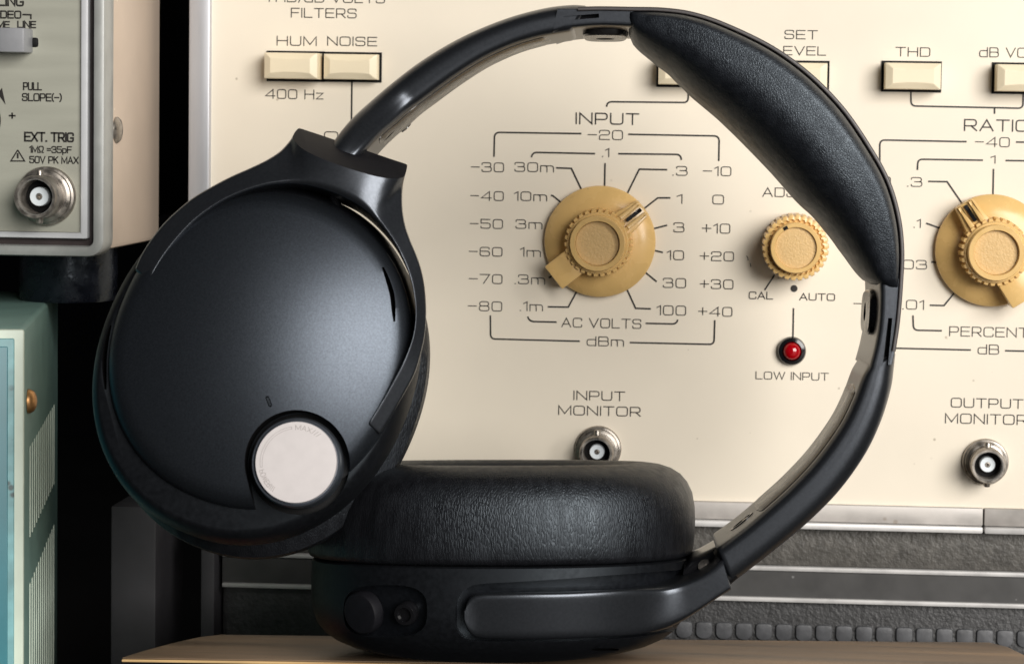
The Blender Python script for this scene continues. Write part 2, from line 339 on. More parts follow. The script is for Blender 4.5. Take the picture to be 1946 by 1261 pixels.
class Print:                # ink printed on an upright face at depth Y
    def __init__(self, Y, lift=.00012): self.Y = Y; self.lift = lift; self.d = []
    def f(self, p): return Vector((p.x, self.Y-self.lift, p.y))
    def xz(self, px, py): v = onY(px, py, self.Y); return Vector((v.x, v.z))
    def text(self, s, x0, x1, yt, yb, wd=1.75):
        ls, tw = text_strokes(s); cy = (yt+yb)/2; cx = (x0+x1)/2
        a = self.xz(x0, cy); b = self.xz(x1, cy); c = (a+b)/2; Wm = b.x-a.x
        t = self.xz(cx, yt); bb = self.xz(cx, yb); Hm = t.y-bb.y
        sw = wd*(b.x-a.x)/(x1-x0); Wm -= sw; Hm -= sw
        kx = Wm/max(tw, .01) if tw > .05 else Hm
        for l in ls:
            pts = [Vector((c.x-Wm/2+p.x*kx, c.y-Hm/2+p.y*Hm)) for p in rnd(l, .27, .27)]
            # ends overshoot by half a stroke
            if len(pts) >= 2:
                pts[0] = pts[0]+(pts[0]-pts[1]).normalized()*sw*.5; pts[-1] = pts[-1]+(pts[-1]-pts[-2]).normalized()*sw*.5
            self.d.append(ribbon(pts, sw, self.f))
    def line(self, pts, wd=3.0, r=0):
        q = [self.xz(*p[:2]) for p in pts]; u = abs(self.xz(101, 100).x-self.xz(100, 100).x)
        if r:
            o = [q[0]]
            for i in range(1, len(q)-1):
                a = (q[i-1]-q[i]); b = (q[i+1]-q[i]); ra = min(r*u, a.length*.9); rb = min(r*u, b.length*.9)
                for j in range(7):
                    t = j/6; o.append(q[i]+a.normalized()*ra*(1-t)**2+b.normalized()*rb*t*t)
            q = o+[q[-1]]
        self.d.append(ribbon(q, wd*u, self.f))
    def dot(self, px, py, r, n=24):
        c = self.xz(px, py); u = abs(self.xz(101, 100).x-self.xz(100, 100).x)
        self.d.append(([self.f(c+Vector((cos(2*pi*i/n), sin(2*pi*i/n)))*r*u) for i in range(n)], [list(range(n))]))
    def poly(self, pts): self.d.append(([self.f(self.xz(*p)) for p in pts], [list(range(len(pts)))]))
    def build(self, name, parent, m=None):
        o = obj(name, merge(*self.d), m or M['ink'], parent); self.d = []; return o

# ================================================================== THE SETTING
table = obj('table', box(-1.2, 1.2, -.9, .75, -.03, 0), M['table']); table['kind'] = 'structure'
wall = obj('wall', box(-1.6, 1.6, .80, .83, -.03, 1.2), M['wall']); wall['kind'] = 'structure'

# ================================================================== CREAM TEST INSTRUMENT
YP = 0.098
U = abs(onY(1200, 500, YP).x-onY(1201, 500, YP).x)         # one photo pixel on the panel, metres
pl = onY(398, 500, YP).x; plo = onY(361, 300, YP).x
pb = onY(1600, 960, YP).z; pbo = onY(1600, 1004, YP).z
an = empty('test_instrument', (.1, YP+.1, pbo))
tag(an, 'cream enamelled test instrument with ochre knobs and printed scales, on the vinyl case', 'test instrument')
PT = 0.375; PRX = 0.44
obj('front_panel', box(pl, PRX, YP, YP+.004, pb, PT), M['cream'], an)
obj('cabinet', box(plo+.006, PRX+.01, YP+.005, YP+.22, pbo+.001, PT+.006), M['dark'], an, bevel=.002)
# silver frame
obj('side_trim', box(plo, pl+.0003, YP-.0022, YP+.0048, pbo+.004, PT+.01), M['alu'], an, bevel=.0006)
pbm = onY(1600, 990, YP).z; sx = onY(1868, 985, YP).x
for x0, x1 in ((pl-.0025, sx-.0002), (sx+.0002, PRX)):
    t = obj('bottom_trim', box(x0, x1, YP-.0016, YP+.0048, pbm, pb+.0004), M['alur'], an, bevel=.0003)
    obj('trim_lip', box(x0, x1, YP-.0026, YP+.0045, pbo, pbm-.0002), M['alul'], t, bevel=.0005)

p = Print(YP)
p.text('THD/dB VOLTS', 503, 732, -13, 5.5); p.text('FILTERS', 553, 678, 16, 34.5); p.text('HUM', 526, 602, 69, 87.5); p.text('NOISE', 622, 717, 70, 87.8); p.text('400 Hz', 504, 615, 170, 188.5)
p.line([(669, 155), (667, 330)]); p.text('ON', 616, 674, 250, 268)
p.build('filter_lettering', an)
p.text('SET', 1491, 1554, 57.5, 75); p.text('LEVEL', 1469, 1570, 88, 105.5)
p.build('set_level_lettering', an)
p.text('ADJUST', 1449, 1578, 357, 375); p.build('adjust_lettering', an); p.text('CAL', 1423, 1469, 554, 568.5, 1.9); p.text('AUTO', 1519, 1587, 557, 571, 1.9)
p.build('position_lettering', an); p.dot(1509, 548, 6.5); p.build('index_dot', an); p.line([(1472, 522), (1453, 551)], 2.8); p.build('cal_pointer', an)
p.line([(1508, 585), (1507, 640)]); p.text('LOW INPUT', 1436, 1575, 706.5, 721.5, 1.6)
p.build('lamp_lettering', an)
# input scale
p.line([(1308, 175), (1308, 195), (1154, 193.5), (1153, 203)], r=9)
p.text('INPUT', 1094, 1215, 214.5, 237, 2.5); p.text('-20', 1117, 1184, 247, 266); p.text('.1', 1144, 1158, 281.5, 298.5)
for s, x0, x1, y0, y1 in [('-30', 895, 958, 308.5, 327), ('-40', 894, 957.5, 363, 381.5), ('-50', 893, 956, 416, 434.5), ('-60', 891, 955, 469, 487), ('-70', 891, 955, 520.5, 539), ('-80', 889, 954.5, 572, 591),
    ('30m', 978, 1053, 308.5, 327), ('10m', 977, 1040, 364, 382), ('3m', 980, 1031, 417, 435), ('1m', 988, 1028, 470, 488), ('.3m', 978, 1036, 521.5, 540), ('.1m', 988, 1032, 572.5, 591),
    ('.3', 1278, 1307, 315.5, 334), ('1', 1286, 1297, 369, 387), ('3', 1280, 1301, 422.5, 441.5), ('10', 1267, 1300, 475.5, 494), ('30', 1260, 1304, 528, 547), ('100', 1248, 1304, 580, 599),
    ('-10', 1336, 1390, 316, 334.5), ('0', 1354, 1376, 370, 388.5), ('+10', 1334, 1388, 424.5, 443.5), ('+20', 1330, 1395, 477.5, 496), ('+30', 1330, 1394, 530.5, 549), ('+40', 1327, 1392, 582.5, 601),
    ('AC VOLTS', 1067, 1219, 604.5, 623), ('dBm', 1115, 1186, 639, 657.5)]: p.text(s, x0, x1, y0, y1)
p.line([(939, 298), (940, 251.5), (1105, 254)], r=10); p.line([(1194, 255.3), (1367, 258.5), (1366, 306)], r=10)
p.line([(1010, 299), (1012, 289.5), (1131, 292)], r=9); p.line([(1175, 292.2), (1294, 293.5), (1295, 304)], r=9)
p.line([(1150, 310), (1149, 356)]); p.line([(1057, 319), (1086, 320), (1106, 362)]); p.line([(1268, 322.5), (1215, 321.5), (1190, 372)])
p.line([(1047, 371), (1051, 372), (1068, 386)]); p.line([(1274, 376), (1250, 376), (1222, 398)]); p.line([(1268, 427.8), (1240, 435)]); p.line([(1260, 479.5), (1240, 475)])
p.line([(1225, 516), (1248, 535)]); p.line([(1190, 546), (1208, 585.5), (1237, 586.5)]); p.line([(1041, 582.7), (1080, 583.3), (1098, 550)]); p.line([(1043, 528), (1060, 516)])
p.line([(1003, 601), (1006, 610.5), (1058, 611.7)], r=9); p.line([(1227, 614), (1286, 615.3), (1288, 607)], r=9)
p.line([(932, 599), (932.5, 643.5), (1102, 648)], r=9); p.line([(1197, 650.5), (1357, 654), (1358.5, 608)], r=9)
p.text('INPUT', 1090, 1188, 742.5, 760.5, 1.9); p.text('MONITOR', 1061, 1218, 771, 789.5, 1.9)
p.build('input_lettering', an)
# ratio scale
p.text('THD', 1702, 1768, 90, 108); p.text('dB VOLTS', 1861, 2012, 91, 110)
p.line([(1731, 174), (1731.5, 201.5), (1944, 206), (1944.5, 178)], r=9); p.line([(1890, 205), (1890, 216.5)])
p.text('RATIO', 1832, 1957, 227, 250, 2.5); p.text('-40', 1853, 1919, 260.5, 279.5); p.text('1', 1882, 1892, 295.5, 311)
p.line([(1672, 600), (1672, 266), (1837, 269.3)], r=10); p.line([(1931, 270), (2100, 273)])
p.line([(1743.5, 323), (1744.5, 302.5), (1868, 304.5)], r=9); p.line([(1911, 305), (2030, 307)])
p.line([(1888, 321), (1887, 372)]); p.text('.3', 1724, 1753, 336.5, 355); p.line([(1764, 344.7), (1800, 345.3), (1832, 392)])
p.text('-50', 1630, 1693, 335, 353.5); p.text('-80', 1622, 1684, 568, 586); p.text('.1', 1736, 1750, 416, 433); p.line([(1760, 424), (1786, 433.5)])
p.text('.03', 1709, 1762, 493.5, 511.5); p.line([(1770, 497.5), (1782, 499)]); p.text('.01', 1715, 1756, 569.5, 588); p.line([(1767, 579.7), (1794, 580.3), (1813, 557)])
p.text('PERCENT', 1804, 1955, 621, 640); p.line([(1735, 599), (1736, 627), (1790, 628)], r=9); p.text('dB', 1858, 1899, 654, 673)
p.line([(1672, 600), (1672.5, 660.5), (1845, 664.6)], r=9); p.line([(1910, 666), (2100, 670)])
p.build('ratio_lettering', an)
for a_ in ([(1419, 486), (1421, 490), (1422, 495)], [(1426, 500), (1427, 507)]): p.line(a_, 1.3)
p.build('scuff_mark', an)
p.text('OUTPUT', 1807, 1945, 756.5, 775, 1.9); p.text('MONITOR', 1796, 1953, 786, 805.5, 1.9)
p.build('output_lettering', an)

def push_key(x0, x1, y0, y1, out, label, dx=0, dy=0, m=None):
    a = onY(x0, y0, YP); b = onY(x1, y1, YP)
    bz = obj('push_button', box(a.x-.0002, b.x+.0002, YP-.0004, YP+.002, b.z-.0002, a.z+.0002), M['dark'], an)
    if label: bz['label'] = label
    g = .00045
    X0, X1, Z0, Z1 = a.x+g, b.x-g, b.z+g, a.z-g
    cx, cz = (X0+X1)/2, (Z0+Z1)/2; hx, hz = (X1-X0)/2, (Z1-Z0)/2
    rs = []
    for yy, ix, iz in ((0.0, 0, 0), (-out+.0012, 0, 0), (-out+.0006, .00012, .00012)):
        rs.append([Vector((cx+sx_*(hx-ix), YP+yy-.0002, cz+sz_*(hz-iz))) for sx_, sz_ in ((-1, -1), (1, -1), (1, 1), (-1, 1))])
    d = rings(rs, True, False)
    # chamfered rim and a dished top made as a fine grid
    n = 40; vs = []; fs = []
    for i in range(n+1):
        for j in range(n+1):
            u = -1+2*i/n; v = -1+2*j/n
            x = u*(hx-.00012); z = v*(hz-.00012)
            ex = (hx-abs(x)); ez = (hz-abs(z)); cw = .0019
            e = min(ex/cw, ez/(cw*.62*(1+.55*(1-u*u)))) ; e = max(0, min(1, e))
            hgt = -out+.0006-.0011*e
            vs.append(Vector((cx+x, YP+hgt-.0002, cz+z)))
    for i in range(n):
        for j in range(n): fs.append([i*(n+1)+j, i*(n+1)+j+1, (i+1)*(n+1)+j+1, (i+1)*(n+1)+j])
    obj('key_cap', merge(d, (vs, fs)), m or M['key'], bz, sharp=18)
push_key(509, 615.5, 98, 154.5, .0072, 'raised ivory key under the word HUM')
push_key(617, 724, 100, 155.5, .0042, 'pressed ivory key under the word NOISE')
push_key(1465, 1574, 116, 172, .0036, 'ivory key half hidden behind the headband')
push_key(1677, 1787, 117, 174.5, .0066, 'ivory key under the letters THD')
push_key(1887, 1998, 120, 178.5, .0066, 'ivory key cut off by the right edge of the picture')
push_key(1250, 1360, 109, 165.5, .0072, 'ivory key mostly hidden by the headband')

def face_frame(px, py, Y): return onY(px, py, Y), Vector((0, -1, 0))
def knurl(n_teeth, n, depth): 
    per = n//n_teeth
    return lambda i: 1.0 if (i % per) < per*.52 else 1-depth
def bnc(px, py, r_flange, r_barrel, Y, parent, depth=.009, name='coax_socket'):
    c, ax = face_frame(px, py, Y); u = abs(onY(px, py, Y).x-onY(px+1, py, Y).x); rf = r_flange*u; rb = r_barrel*u
    fl = obj(name, lathe(c, ax, [(rf, -.0005), (rf, .0012), (rf*.97, .0016), (rf*.9, .0018), (rf*.88, .0024), (rf*.80, .0027), (rb*1.06, .0028)], 48), M['nickel'], parent)
    h = depth
    obj('barrel', lathe(c, ax, [(rb, .002), (rb, h*.55), (rb*1.03, h*.6), (rb*1.03, h*.95), (rb*.98, h), (rb*.86, h), (rb*.82, h*.96), (rb*.80, .0035), (rb*.3, .0033)], 48), M['nickel'], fl)
    lug = []
    for s in (1, -1): lug.append(lathe(c+ax*(h*.62)+Vector((0, 0, s*rb*.98)), Vector((0, 0, s)), [(.0009, 0), (.0009, .0013), (.0007, .0016)], 16))
    obj('lug', merge(*lug), M['nickel'], fl)
    obj('bore', lathe(c, ax, [(rb*.79, .0037), (rb*.79, .0039)], 40), M['dark'], fl)
    obj('insulator', lathe(c, ax, [(rb*.45, .0037), (rb*.45, h*.66), (rb*.42, h*.68), (rb*.17, h*.68), (rb*.16, h*.5), (rb*.05, h*.5)], 40), M['teflon'], fl)
    obj('centre_pin', lathe(c, ax, [(rb*.155, h*.49), (rb*.155, h*.65), (rb*.09, h*.655), (rb*.08, h*.55), (rb*.01, h*.55)], 24), M['nickel'], fl)
    return fl
bnc(1137, 852, 44, 31, YP, an); bnc(1872, 876, 44, 32, YP, an)

def big_knob(px, py, angle, label):
    c, ax = face_frame(px, py, YP); R = 107*U
    e1 = Vector((1, 0, 0)); e2 = Vector((0, 0, 1))
    k = obj('selector_knob', lathe(c, ax, [(R*.96, .0006), (R*.985, .0012), (R*.985, .0022), (R*.97, .0027), (R*.62, .0042), (R*.3, .0045)], 96), M['knob'], an, sharp=50)
    k['label'] = label
    n = 180; rg = 63*U
    obj('knurled_grip', lathe(c, ax, [(rg*1.02, .0040), (rg, .0100), (rg*.985, .0106)], n, lobes=knurl(30, n, .10)), M['knob'], k, sharp=25)
    obj('cap_ring', lathe(c, ax, [(rg*.92, .0100), (rg*.90, .0110), (rg*.88, .0113), (rg*.83, .0113), (rg*.82, .0128), (rg*.80, .0134), (rg*.67, .0134), (rg*.655, .0130), (rg*.645, .0115)], 96), M['knob'], k, sharp=30)
    obj('cap_disc', lathe(c, ax, [(rg*.65, .0112), (rg*.64, .0120), (rg*.3, .0121), (.0001, .0121)], 64), M['knobc'], k)
    a = radians(angle); d = e1*cos(a)+e2*sin(a); q = e1*-sin(a)+e2*cos(a)
    hw = 27*U
    def bar(r0, r1, w0, w1, z0, z1, off=0, zt=None):
        return hexa([c+ax*z0+d*r0+q*(off-w0), c+ax*z0+d*r1+q*(off-w1), c+ax*z0+d*r1+q*(off+w1), c+ax*z0+d*r0+q*(off+w0)],
                    [c+ax*z1+d*r0+q*(off-w0), c+ax*(zt or z1)+d*r1+q*(off-w1), c+ax*(zt or z1)+d*r1+q*(off+w1), c+ax*z1+d*r0+q*(off+w0)])
    obj('tail_bar', bar(-R*1.0, -rg*.7, hw, hw, .0012, .0096), M['knob'], k, bevel=.0004)
    ptr = obj('pointer_bar', bar(rg*.7, R*.99, hw, hw*.66, .0030, .0100, zt=.0074), M['knob'], k, bevel=.0004)
    rl = []
    for s in (-1, 1): rl.append(bar(rg*.98, R*.97, hw*.16, hw*.12, .0085, .0108, s*hw*.42, zt=.0080))
    obj('pointer_rail', merge(*rl), M['knob'], ptr, bevel=.00015)
    obj('pointer_line', bar(rg*1.08, R*.95, hw*.13, hw*.13, .0085, .0102, 0, zt=.0079), M['dark'], ptr)
big_knob(1141, 458, 39, 'ochre range knob of the INPUT scale')
big_knob(1883, 475, 123, 'ochre range knob of the RATIO scale')
# small knob
c, ax = face_frame(1510, 466, YP); rg = 62*U
k = obj('adjust_knob', lathe(c, ax, [(rg*1.0, .0010), (rg*1.0, .0105), (rg*.97, .0112), (rg*.86, .0114), (rg*.82, .0106), (rg*.3, .0106)], 180, lobes=knurl(30, 180, .06)), M['knob'], an, sharp=25)
k['label'] = 'small knurled ochre knob under the word ADJUST'
obj('cap_ring', lathe(c, ax, [(rg*.76, .0100), (rg*.76, .0132), (rg*.735, .0138), (rg*.63, .0138), (rg*.615, .0134), (rg*.61, .0120)], 96), M['knob'], k, sharp=30)
obj('cap_disc', lathe(c, ax, [(rg*.615, .0120), (rg*.61, .0129), (rg*.3, .0130), (.0001, .0130)], 64), M['knobc'], k)
a = radians(118); dd = Vector((cos(a), 0, sin(a))); qq = Vector((-sin(a), 0, cos(a)))
obj('index_mark', hexa([c+ax*.0136+dd*rg*.62-qq*.0006, c+ax*.0136+dd*rg*.72-qq*.0006, c+ax*.0136+dd*rg*.72+qq*.0006, c+ax*.0136+dd*rg*.62+qq*.0006],
    [c+ax*.0140+dd*rg*.62-qq*.0006, c+ax*.0140+dd*rg*.72-qq*.0006, c+ax*.0140+dd*rg*.72+qq*.0006, c+ax*.0140+dd*rg*.62+qq*.0006]), M['dark'], k)
# red lamp
c, ax = face_frame(1504.5, 666, YP)
l = obj('indicator_lamp', lathe(c, ax, [(27*U, 0), (27*U, .0012), (25*U, .0019), (19*U, .0021), (17.5*U, .0016), (16*U, .0012)], 48), M['gloss'], an)
rr = 17*U
obj('red_lens', lathe(c, ax, [(rr, .001)]+[(rr*cos(radians(t)), .0016+rr*.8*sin(radians(t))) for t in range(0, 90, 10)]+[(1e-5, .0016+rr*.8)], 40), M['led'], l)

# ================================================================== VINYL CASE UNDER THE INSTRUMENT
YC = YP+.004
cl = onY(420, 1100, YC).x
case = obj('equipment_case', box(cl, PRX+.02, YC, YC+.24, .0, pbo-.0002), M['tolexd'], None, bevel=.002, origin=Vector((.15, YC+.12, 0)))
tag(case, 'grey grained vinyl case with two bright trim lines, under the cream instrument', 'equipment case')
def zc(y): return onY(1500, y, YC).z
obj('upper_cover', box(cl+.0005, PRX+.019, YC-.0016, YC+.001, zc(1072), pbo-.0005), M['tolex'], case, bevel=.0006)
for yy in (1077, 1136):
    obj('trim_line', box(cl+.0008, PRX+.018, YC-.0026, YC+.001, zc(yy+4.5), zc(yy-4.5)), M['alul'], case, bevel=.0004)
obj('trim_strip', box(cl+.0008, PRX+.018, YC-.0018, YC+.001, zc(1131.3), zc(1081.7)), M['strip'], case)
bumps = []
x = onY(1262, 1210, YC).x
while x < PRX:
    z0 = zc(1200); r = 16*U; ring = []
    shp = [(-1, .55), (-.97, .8), (-.8, .95), (-.5, 1), (.5, 1), (.8, .95), (.97, .8), (1, .55)]+[(cos(t), -.35+.75*sin(t)) for t in [-k_*pi/12 for k_ in range(13)]]
    for s_, dy in ((1, 0), (.98, .0006), (.92, .0009), (.8, .0010), (.05, .0010)):
        ring.append([Vector((x+s_*r*a_*random.uniform(.99, 1.01), YC+.0002-dy, z0+s_*r*b_)) for a_, b_ in shp])
    bumps.append(rings(ring)); x += 38.3*U
obj('stud_row', merge(*bumps), M['bump'], case)
# grey posts standing to its left
pz = onY(252, 962, YP).z
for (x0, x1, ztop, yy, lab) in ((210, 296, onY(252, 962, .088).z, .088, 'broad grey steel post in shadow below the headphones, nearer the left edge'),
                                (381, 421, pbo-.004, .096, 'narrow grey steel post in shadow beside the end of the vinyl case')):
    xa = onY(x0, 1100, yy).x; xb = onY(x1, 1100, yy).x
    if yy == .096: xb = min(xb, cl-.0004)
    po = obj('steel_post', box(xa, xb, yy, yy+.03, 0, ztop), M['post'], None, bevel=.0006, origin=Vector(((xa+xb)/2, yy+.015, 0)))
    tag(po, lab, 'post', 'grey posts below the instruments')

# ================================================================== OSCILLOSCOPE, UPPER LEFT
YS = 0.050
us = abs(onY(100, 300, YS).x-onY(101, 300, YS).x)
bx1 = onY(204, 300, YS).x; bz0 = onY(110, 486, YS).z; SZ1 = .37
sc = empty('oscilloscope', (bx1-.12, YS+.1, bz0))
tag(sc, 'grey oscilloscope with EXT. TRIG socket and beige side, on a black foot', 'oscilloscope')
gx = onY(153, 300, YS).x; gz = onY(60, 440, YS).z; XL = bx1-.26
obj('front_panel', box(XL, gx, YS+.0005, YS+.003, gz, SZ1-.01), M['scope'], sc)
# frame built as rounded outline pieces
def frame_piece(xi, zi, xo, zo, y0, y1, name, m, rad=0, bevel=.0005):
    # L-shaped border along the right and bottom edge
    def corner(x_, z_, r_):
        if r_ <= 0: return [Vector((x_, y0, z_))]
        return [Vector((x_-r_+r_*sin(radians(t)), y0, z_+r_-r_*cos(radians(t)))) for t in range(0, 91, 15)]
    outer = [Vector((XL, y0, zo))]+corner(xo, zo, rad)+[Vector((xo, y0, SZ1))]
    inner = [Vector((XL, y0, zi))]+corner(xi, zi, max(rad*.4, 0) if rad else 0)+[Vector((xi, y0, SZ1))]
    poly = outer+inner[::-1]
    n = len(poly); vs = poly+[v+Vector((0, y1-y0, 0)) for v in poly]
    return obj(name, (vs, [list(range(n)), list(range(n, 2*n))[::-1]]+[[i, (i+1) % n, n+(i+1) % n, n+i] for i in range(n)]), m, sc, bevel=bevel)
frame_piece(gx+.0001, gz-.0001, onY(168, 300, YS).x, onY(60, 452, YS).z, YS-.0006, YS+.003, 'pale_trim', M['bstrip'])
frame_piece(onY(168.5, 300, YS).x, onY(60, 452.5, YS).z, onY(182, 300, YS).x, onY(60, 465, YS).z, YS+.0012, YS+.004, 'gasket', M['brown'], bevel=0)
frame_piece(onY(182, 300, YS).x, onY(60, 465, YS).z, bx1, bz0, YS-.0028, YS+.006, 'bezel', M['bezel'], rad=.0042, bevel=.0009)
# body: beige side cover, dark rear
dpt = .052
cover = hexa([Vector((XL, YS+.004, bz0+.0015)), Vector((bx1-.0002, YS+.004, bz0+.0015)), Vector((bx1-.0002, YS+dpt, bz0+.0015)), Vector((XL, YS+dpt, bz0+.0015))],
             [Vector((XL, YS+.004, SZ1)), Vector((bx1-.0002, YS+.004, SZ1)), Vector((bx1-.0002, YS+dpt, SZ1)), Vector((XL, YS+dpt, SZ1))])
obj('side_cover', cover, M['peach'], sc, bevel=.0016)
obj('rear_housing', box(XL+.003, bx1-.03, YS+dpt-.003, YS+.26, bz0+.003, SZ1-.002), M['dark'], sc)
c = Vector((bx1-.0003, YS+.0085, onY(210, 247, YS+.0085).z))
obj('side_screw', lathe(c, Vector((1, 0, 0)), [(.0034, 0), (.0034, .0004), (.0028, .0011), (.0015, .0015), (.0001, .0016)], 48), M['nickel'], sc)
p = Print(YS+.0005)
p.text('COUPLING', -68, 46, -8, 12, 3.3); p.text('TV-VIDEO', -56, 41, 20, 35.5, 2.7); p.line([(43, 28), (59, 28.5), (59, 37)], 3)
p.text('FRAME', -40, 19, 40, 54, 2.6); p.text('LINE', 33, 69, 40, 54, 2.6)
p.text('PULL', 44, 80, 156.5, 172, 2.5); p.text('SLOPE(-)', 42, 118, 177.5, 193, 2.4); p.text('+', 17, 30, 213, 227, 3)
p.text('EXT. TRIG', 46, 141, 251, 270, 3.3); p.text('1MQ ~35pF', 56, 137, 277.5, 291, 2.1); p.text('50V PK MAX', 56, 150, 297, 311, 2.2)
p.line([(34, 285), (21, 306), (47, 306), (34, 285)], 2.4); p.line([(34, 291), (34, 301)], 3.4); p.poly([(4, 167), (-4, 178), (11, 199)])
p.build('trigger_lettering', sc)
# slide switch
sw = obj('slide_switch', box(onY(-8, 80, YS).x, onY(73, 80, YS).x, YS+.0001, YS+.002, onY(40, 91, YS).z, onY(40, 70, YS).z), M['dark'], sc, bevel=.0008)
obj('slider_knob', box(onY(14, 80, YS).x, onY(61, 80, YS).x, YS-.0065, YS+.001, onY(40, 101, YS).z, onY(40, 55, YS).z), M['switch'], sw, bevel=.0004)
# turning knob cut by the picture edge
c, ax = face_frame(-42, 228, YS)
obj('level_knob', lathe(c, ax, [(44*us, 0), (42*us, .010), (39*us, .012), (.0001, .0122)], 60), M['gloss'], sc)
bnc(90, 372, 55, 39, YS+.0005, sc, depth=.0100)
# feet
fr = 93*us*1.03; ztab = None

# ================================================================== TEAL CABINET, LOWER LEFT
ang = radians(11.5)
tf = Vector((-sin(-ang), cos(-ang), 0))          # recedes to the right of straight ahead? set below
# depth direction so that its edges vanish near picture x = 420
vp = ray(420, 230); tdep = Vector((vp.x, vp.y, 0)).normalized(); tl = Vector((-tdep.y, tdep.x, 0))   # tl points left along the face
T0 = P(41, 628, .004); zt = T0.z
tb = empty('teal_cabinet', (T0.x-.06, T0.y+.08, 0))
tag(tb, 'teal and mint green metal cabinet with vertical louvres and brass screw', 'cabinet')
def tp(l, d, z): return Vector((T0.x, T0.y, 0))+tl*l+tdep*d+Vector((0, 0, z))
def tbox(l0, l1, d0, d1, z0, z1):
    return hexa([tp(l0, d0, z0), tp(l1, d0, z0), tp(l1, d1, z0), tp(l0, d1, z0)], [tp(l0, d0, z1), tp(l1, d0, z1), tp(l1, d1, z1), tp(l0, d1, z1)])
obj('cabinet_body', tbox(.0000, .15, .0016, .115, .002, zt), M['mint'], tb, bevel=.0012, seg=3)
obj('front_frame', tbox(-.0005, .1505, .0004, .0022, .001, zt+.0002), M['mintl'], tb, bevel=.0006)
obj('face_edge', tbox(.0016, .149, -.0004, .001, .002, zt-.0018), M['tealc'], tb, bevel=.0004)
obj('teal_face', tbox(.0030, .148, -.0008, .001, .003, zt-.0036), M['teal'], tb, bevel=.0003)
# louvres: thin fins on the side, two blocks, coloured paler to imitate caught light
def sidept(px, py):       # point on the right side plane
    return onPlane(px, py, tp(0, 0, 0), tl)
def fins(z0, z1, d0, d1, name):
    ds = []; pit = .0064; d = d0
    while d < d1:
        ds.append(hexa([tp(.0006, d, z0), tp(-.0002, d+.0003, z0), tp(-.0002, d+.0016, z0), tp(.0006, d+.0024, z0)],
                       [tp(.0006, d, z1), tp(-.0002, d+.0003, z1), tp(-.0002, d+.0016, z1), tp(.0006, d+.0024, z1)])); d += pit
    obj(name, merge(*ds), M['mintl'], tb)
def dz(px, py):
    v = sidept(px, py); return (v-tp(0, 0, 0)).dot(tdep), v.z
d1, za = dz(56, 1020); d2, zb = dz(52, 1118); d0_, ztop_ = dz(60, 842)
fins(za, ztop_, d1, .105, 'louvre_block'); fins(-.05 if False else .004, zb, d1, .105, 'louvre_block')
d_, z_ = dz(52, 762)
obj('brass_screw', lathe(tp(-.0001, max(d_, .004), z_), -tl, [(.0029, 0), (.0029, .0005), (.0024, .0014), (.0014, .002), (.0001, .0022)], 24), M['brass'], tb)
# scope feet standing on the cabinet
fy = YS+.030
cx = onY(72, 520, YS+.004).x
c = Vector((cx, fy, zt))
fr = .0128
obj('rubber_foot', lathe(c, Vector((0, 0, 1)), [(fr*.97, 0), (fr, .0006), (fr*1.01, (bz0-zt)*.5), (fr*.99, bz0-zt+.002)], 64), M['rubber'], sc)
for dx, dy in ((-.16, 0), (-.16, .17), (0, .17)):
    pass

# ================================================================== HEADPHONES
LC = P(953, 1052, .012)                               # lower cup centre at its seam
HP = empty('headphones', P(1050, 1246, .012))
tag(HP, 'black over-ear headphones with padded band and silver dial, propped on the wooden board', 'headphones')
NS = 90
# ---- left arm
def px_rails(out, inn, n, yf, yb, seat=0.0):
    o = cat([(x, y, 0) for x, y in out], n); i = cat([(x, y, 0) for x, y in inn], n)
    q_ = [min(1, k_/(n*.34)) for k_ in range(n)]; sh = [seat*(1-t*t*(3-2*t)) for t in q_]   # the lower end swings forward into its collar
    A = [P(v.x, v.y, yf-sh[k_]) for k_, v in enumerate(i)]; B = [P(v.x, v.y, yf-sh[k_]) for k_, v in enumerate(o)]
    return A, B, [b+FWD*(yb-yf) for b in B], [a_+FWD*(yb-yf) for a_ in A]
SEC_ARM = section([(.22, .10), (.5, .22), (.45, .2), (.2, .1)])
LA_o = [(612, 290), (640, 250), (665, 221), (700, 189), (750, 147), (800, 110), (860, 74), (920, 46), (980, 24.5), (1040, 10), (1085, 5), (1110, 6)]
LA_i = [(672, 309), (706, 272), (728, 250), (751, 231), (780, 205), (808, 184), (860, 146), (917, 110), (974, 84), (1020, 70), (1050, 64), (1080, 59)]
A, B, C_, E = px_rails(LA_o, LA_i, NS, -.012, .0155, .0132)
la = obj('headband_arm', loft(A, B, C_, E, SEC_ARM, ends=.0009), M['arm'], HP)
def strip_on_inner(A, B, C_, E, i0, i1, name, parent, v0=.15, v1=.88, up=.0002, m='inner'):
    # thin inset plate lying on the inner side of an arm
    K = range(i0, i1+1)
    f = []; b = []
    ds = []
    for k_ in K:
        nrm = (A[k_]-B[k_]).normalized()
        t = (k_-i0)/(i1-i0); e_ = min(t, 1-t)*(i1-i0); sh = .5*(1-min(1, e_/2.5))**2
        q0 = A[k_].lerp(E[k_], v0+(v1-v0)*sh*.8); q1 = A[k_].lerp(E[k_], v1-(v1-v0)*sh*.8)
        ds.append([q0+nrm*up, q1+nrm*up, q1-nrm*.0012, q0-nrm*.0012])
    return obj(name, rings(ds), M[m], parent, bevel=.0002)
strip_on_inner(A, B, C_, E, 10, 82, 'inner_strip', la)
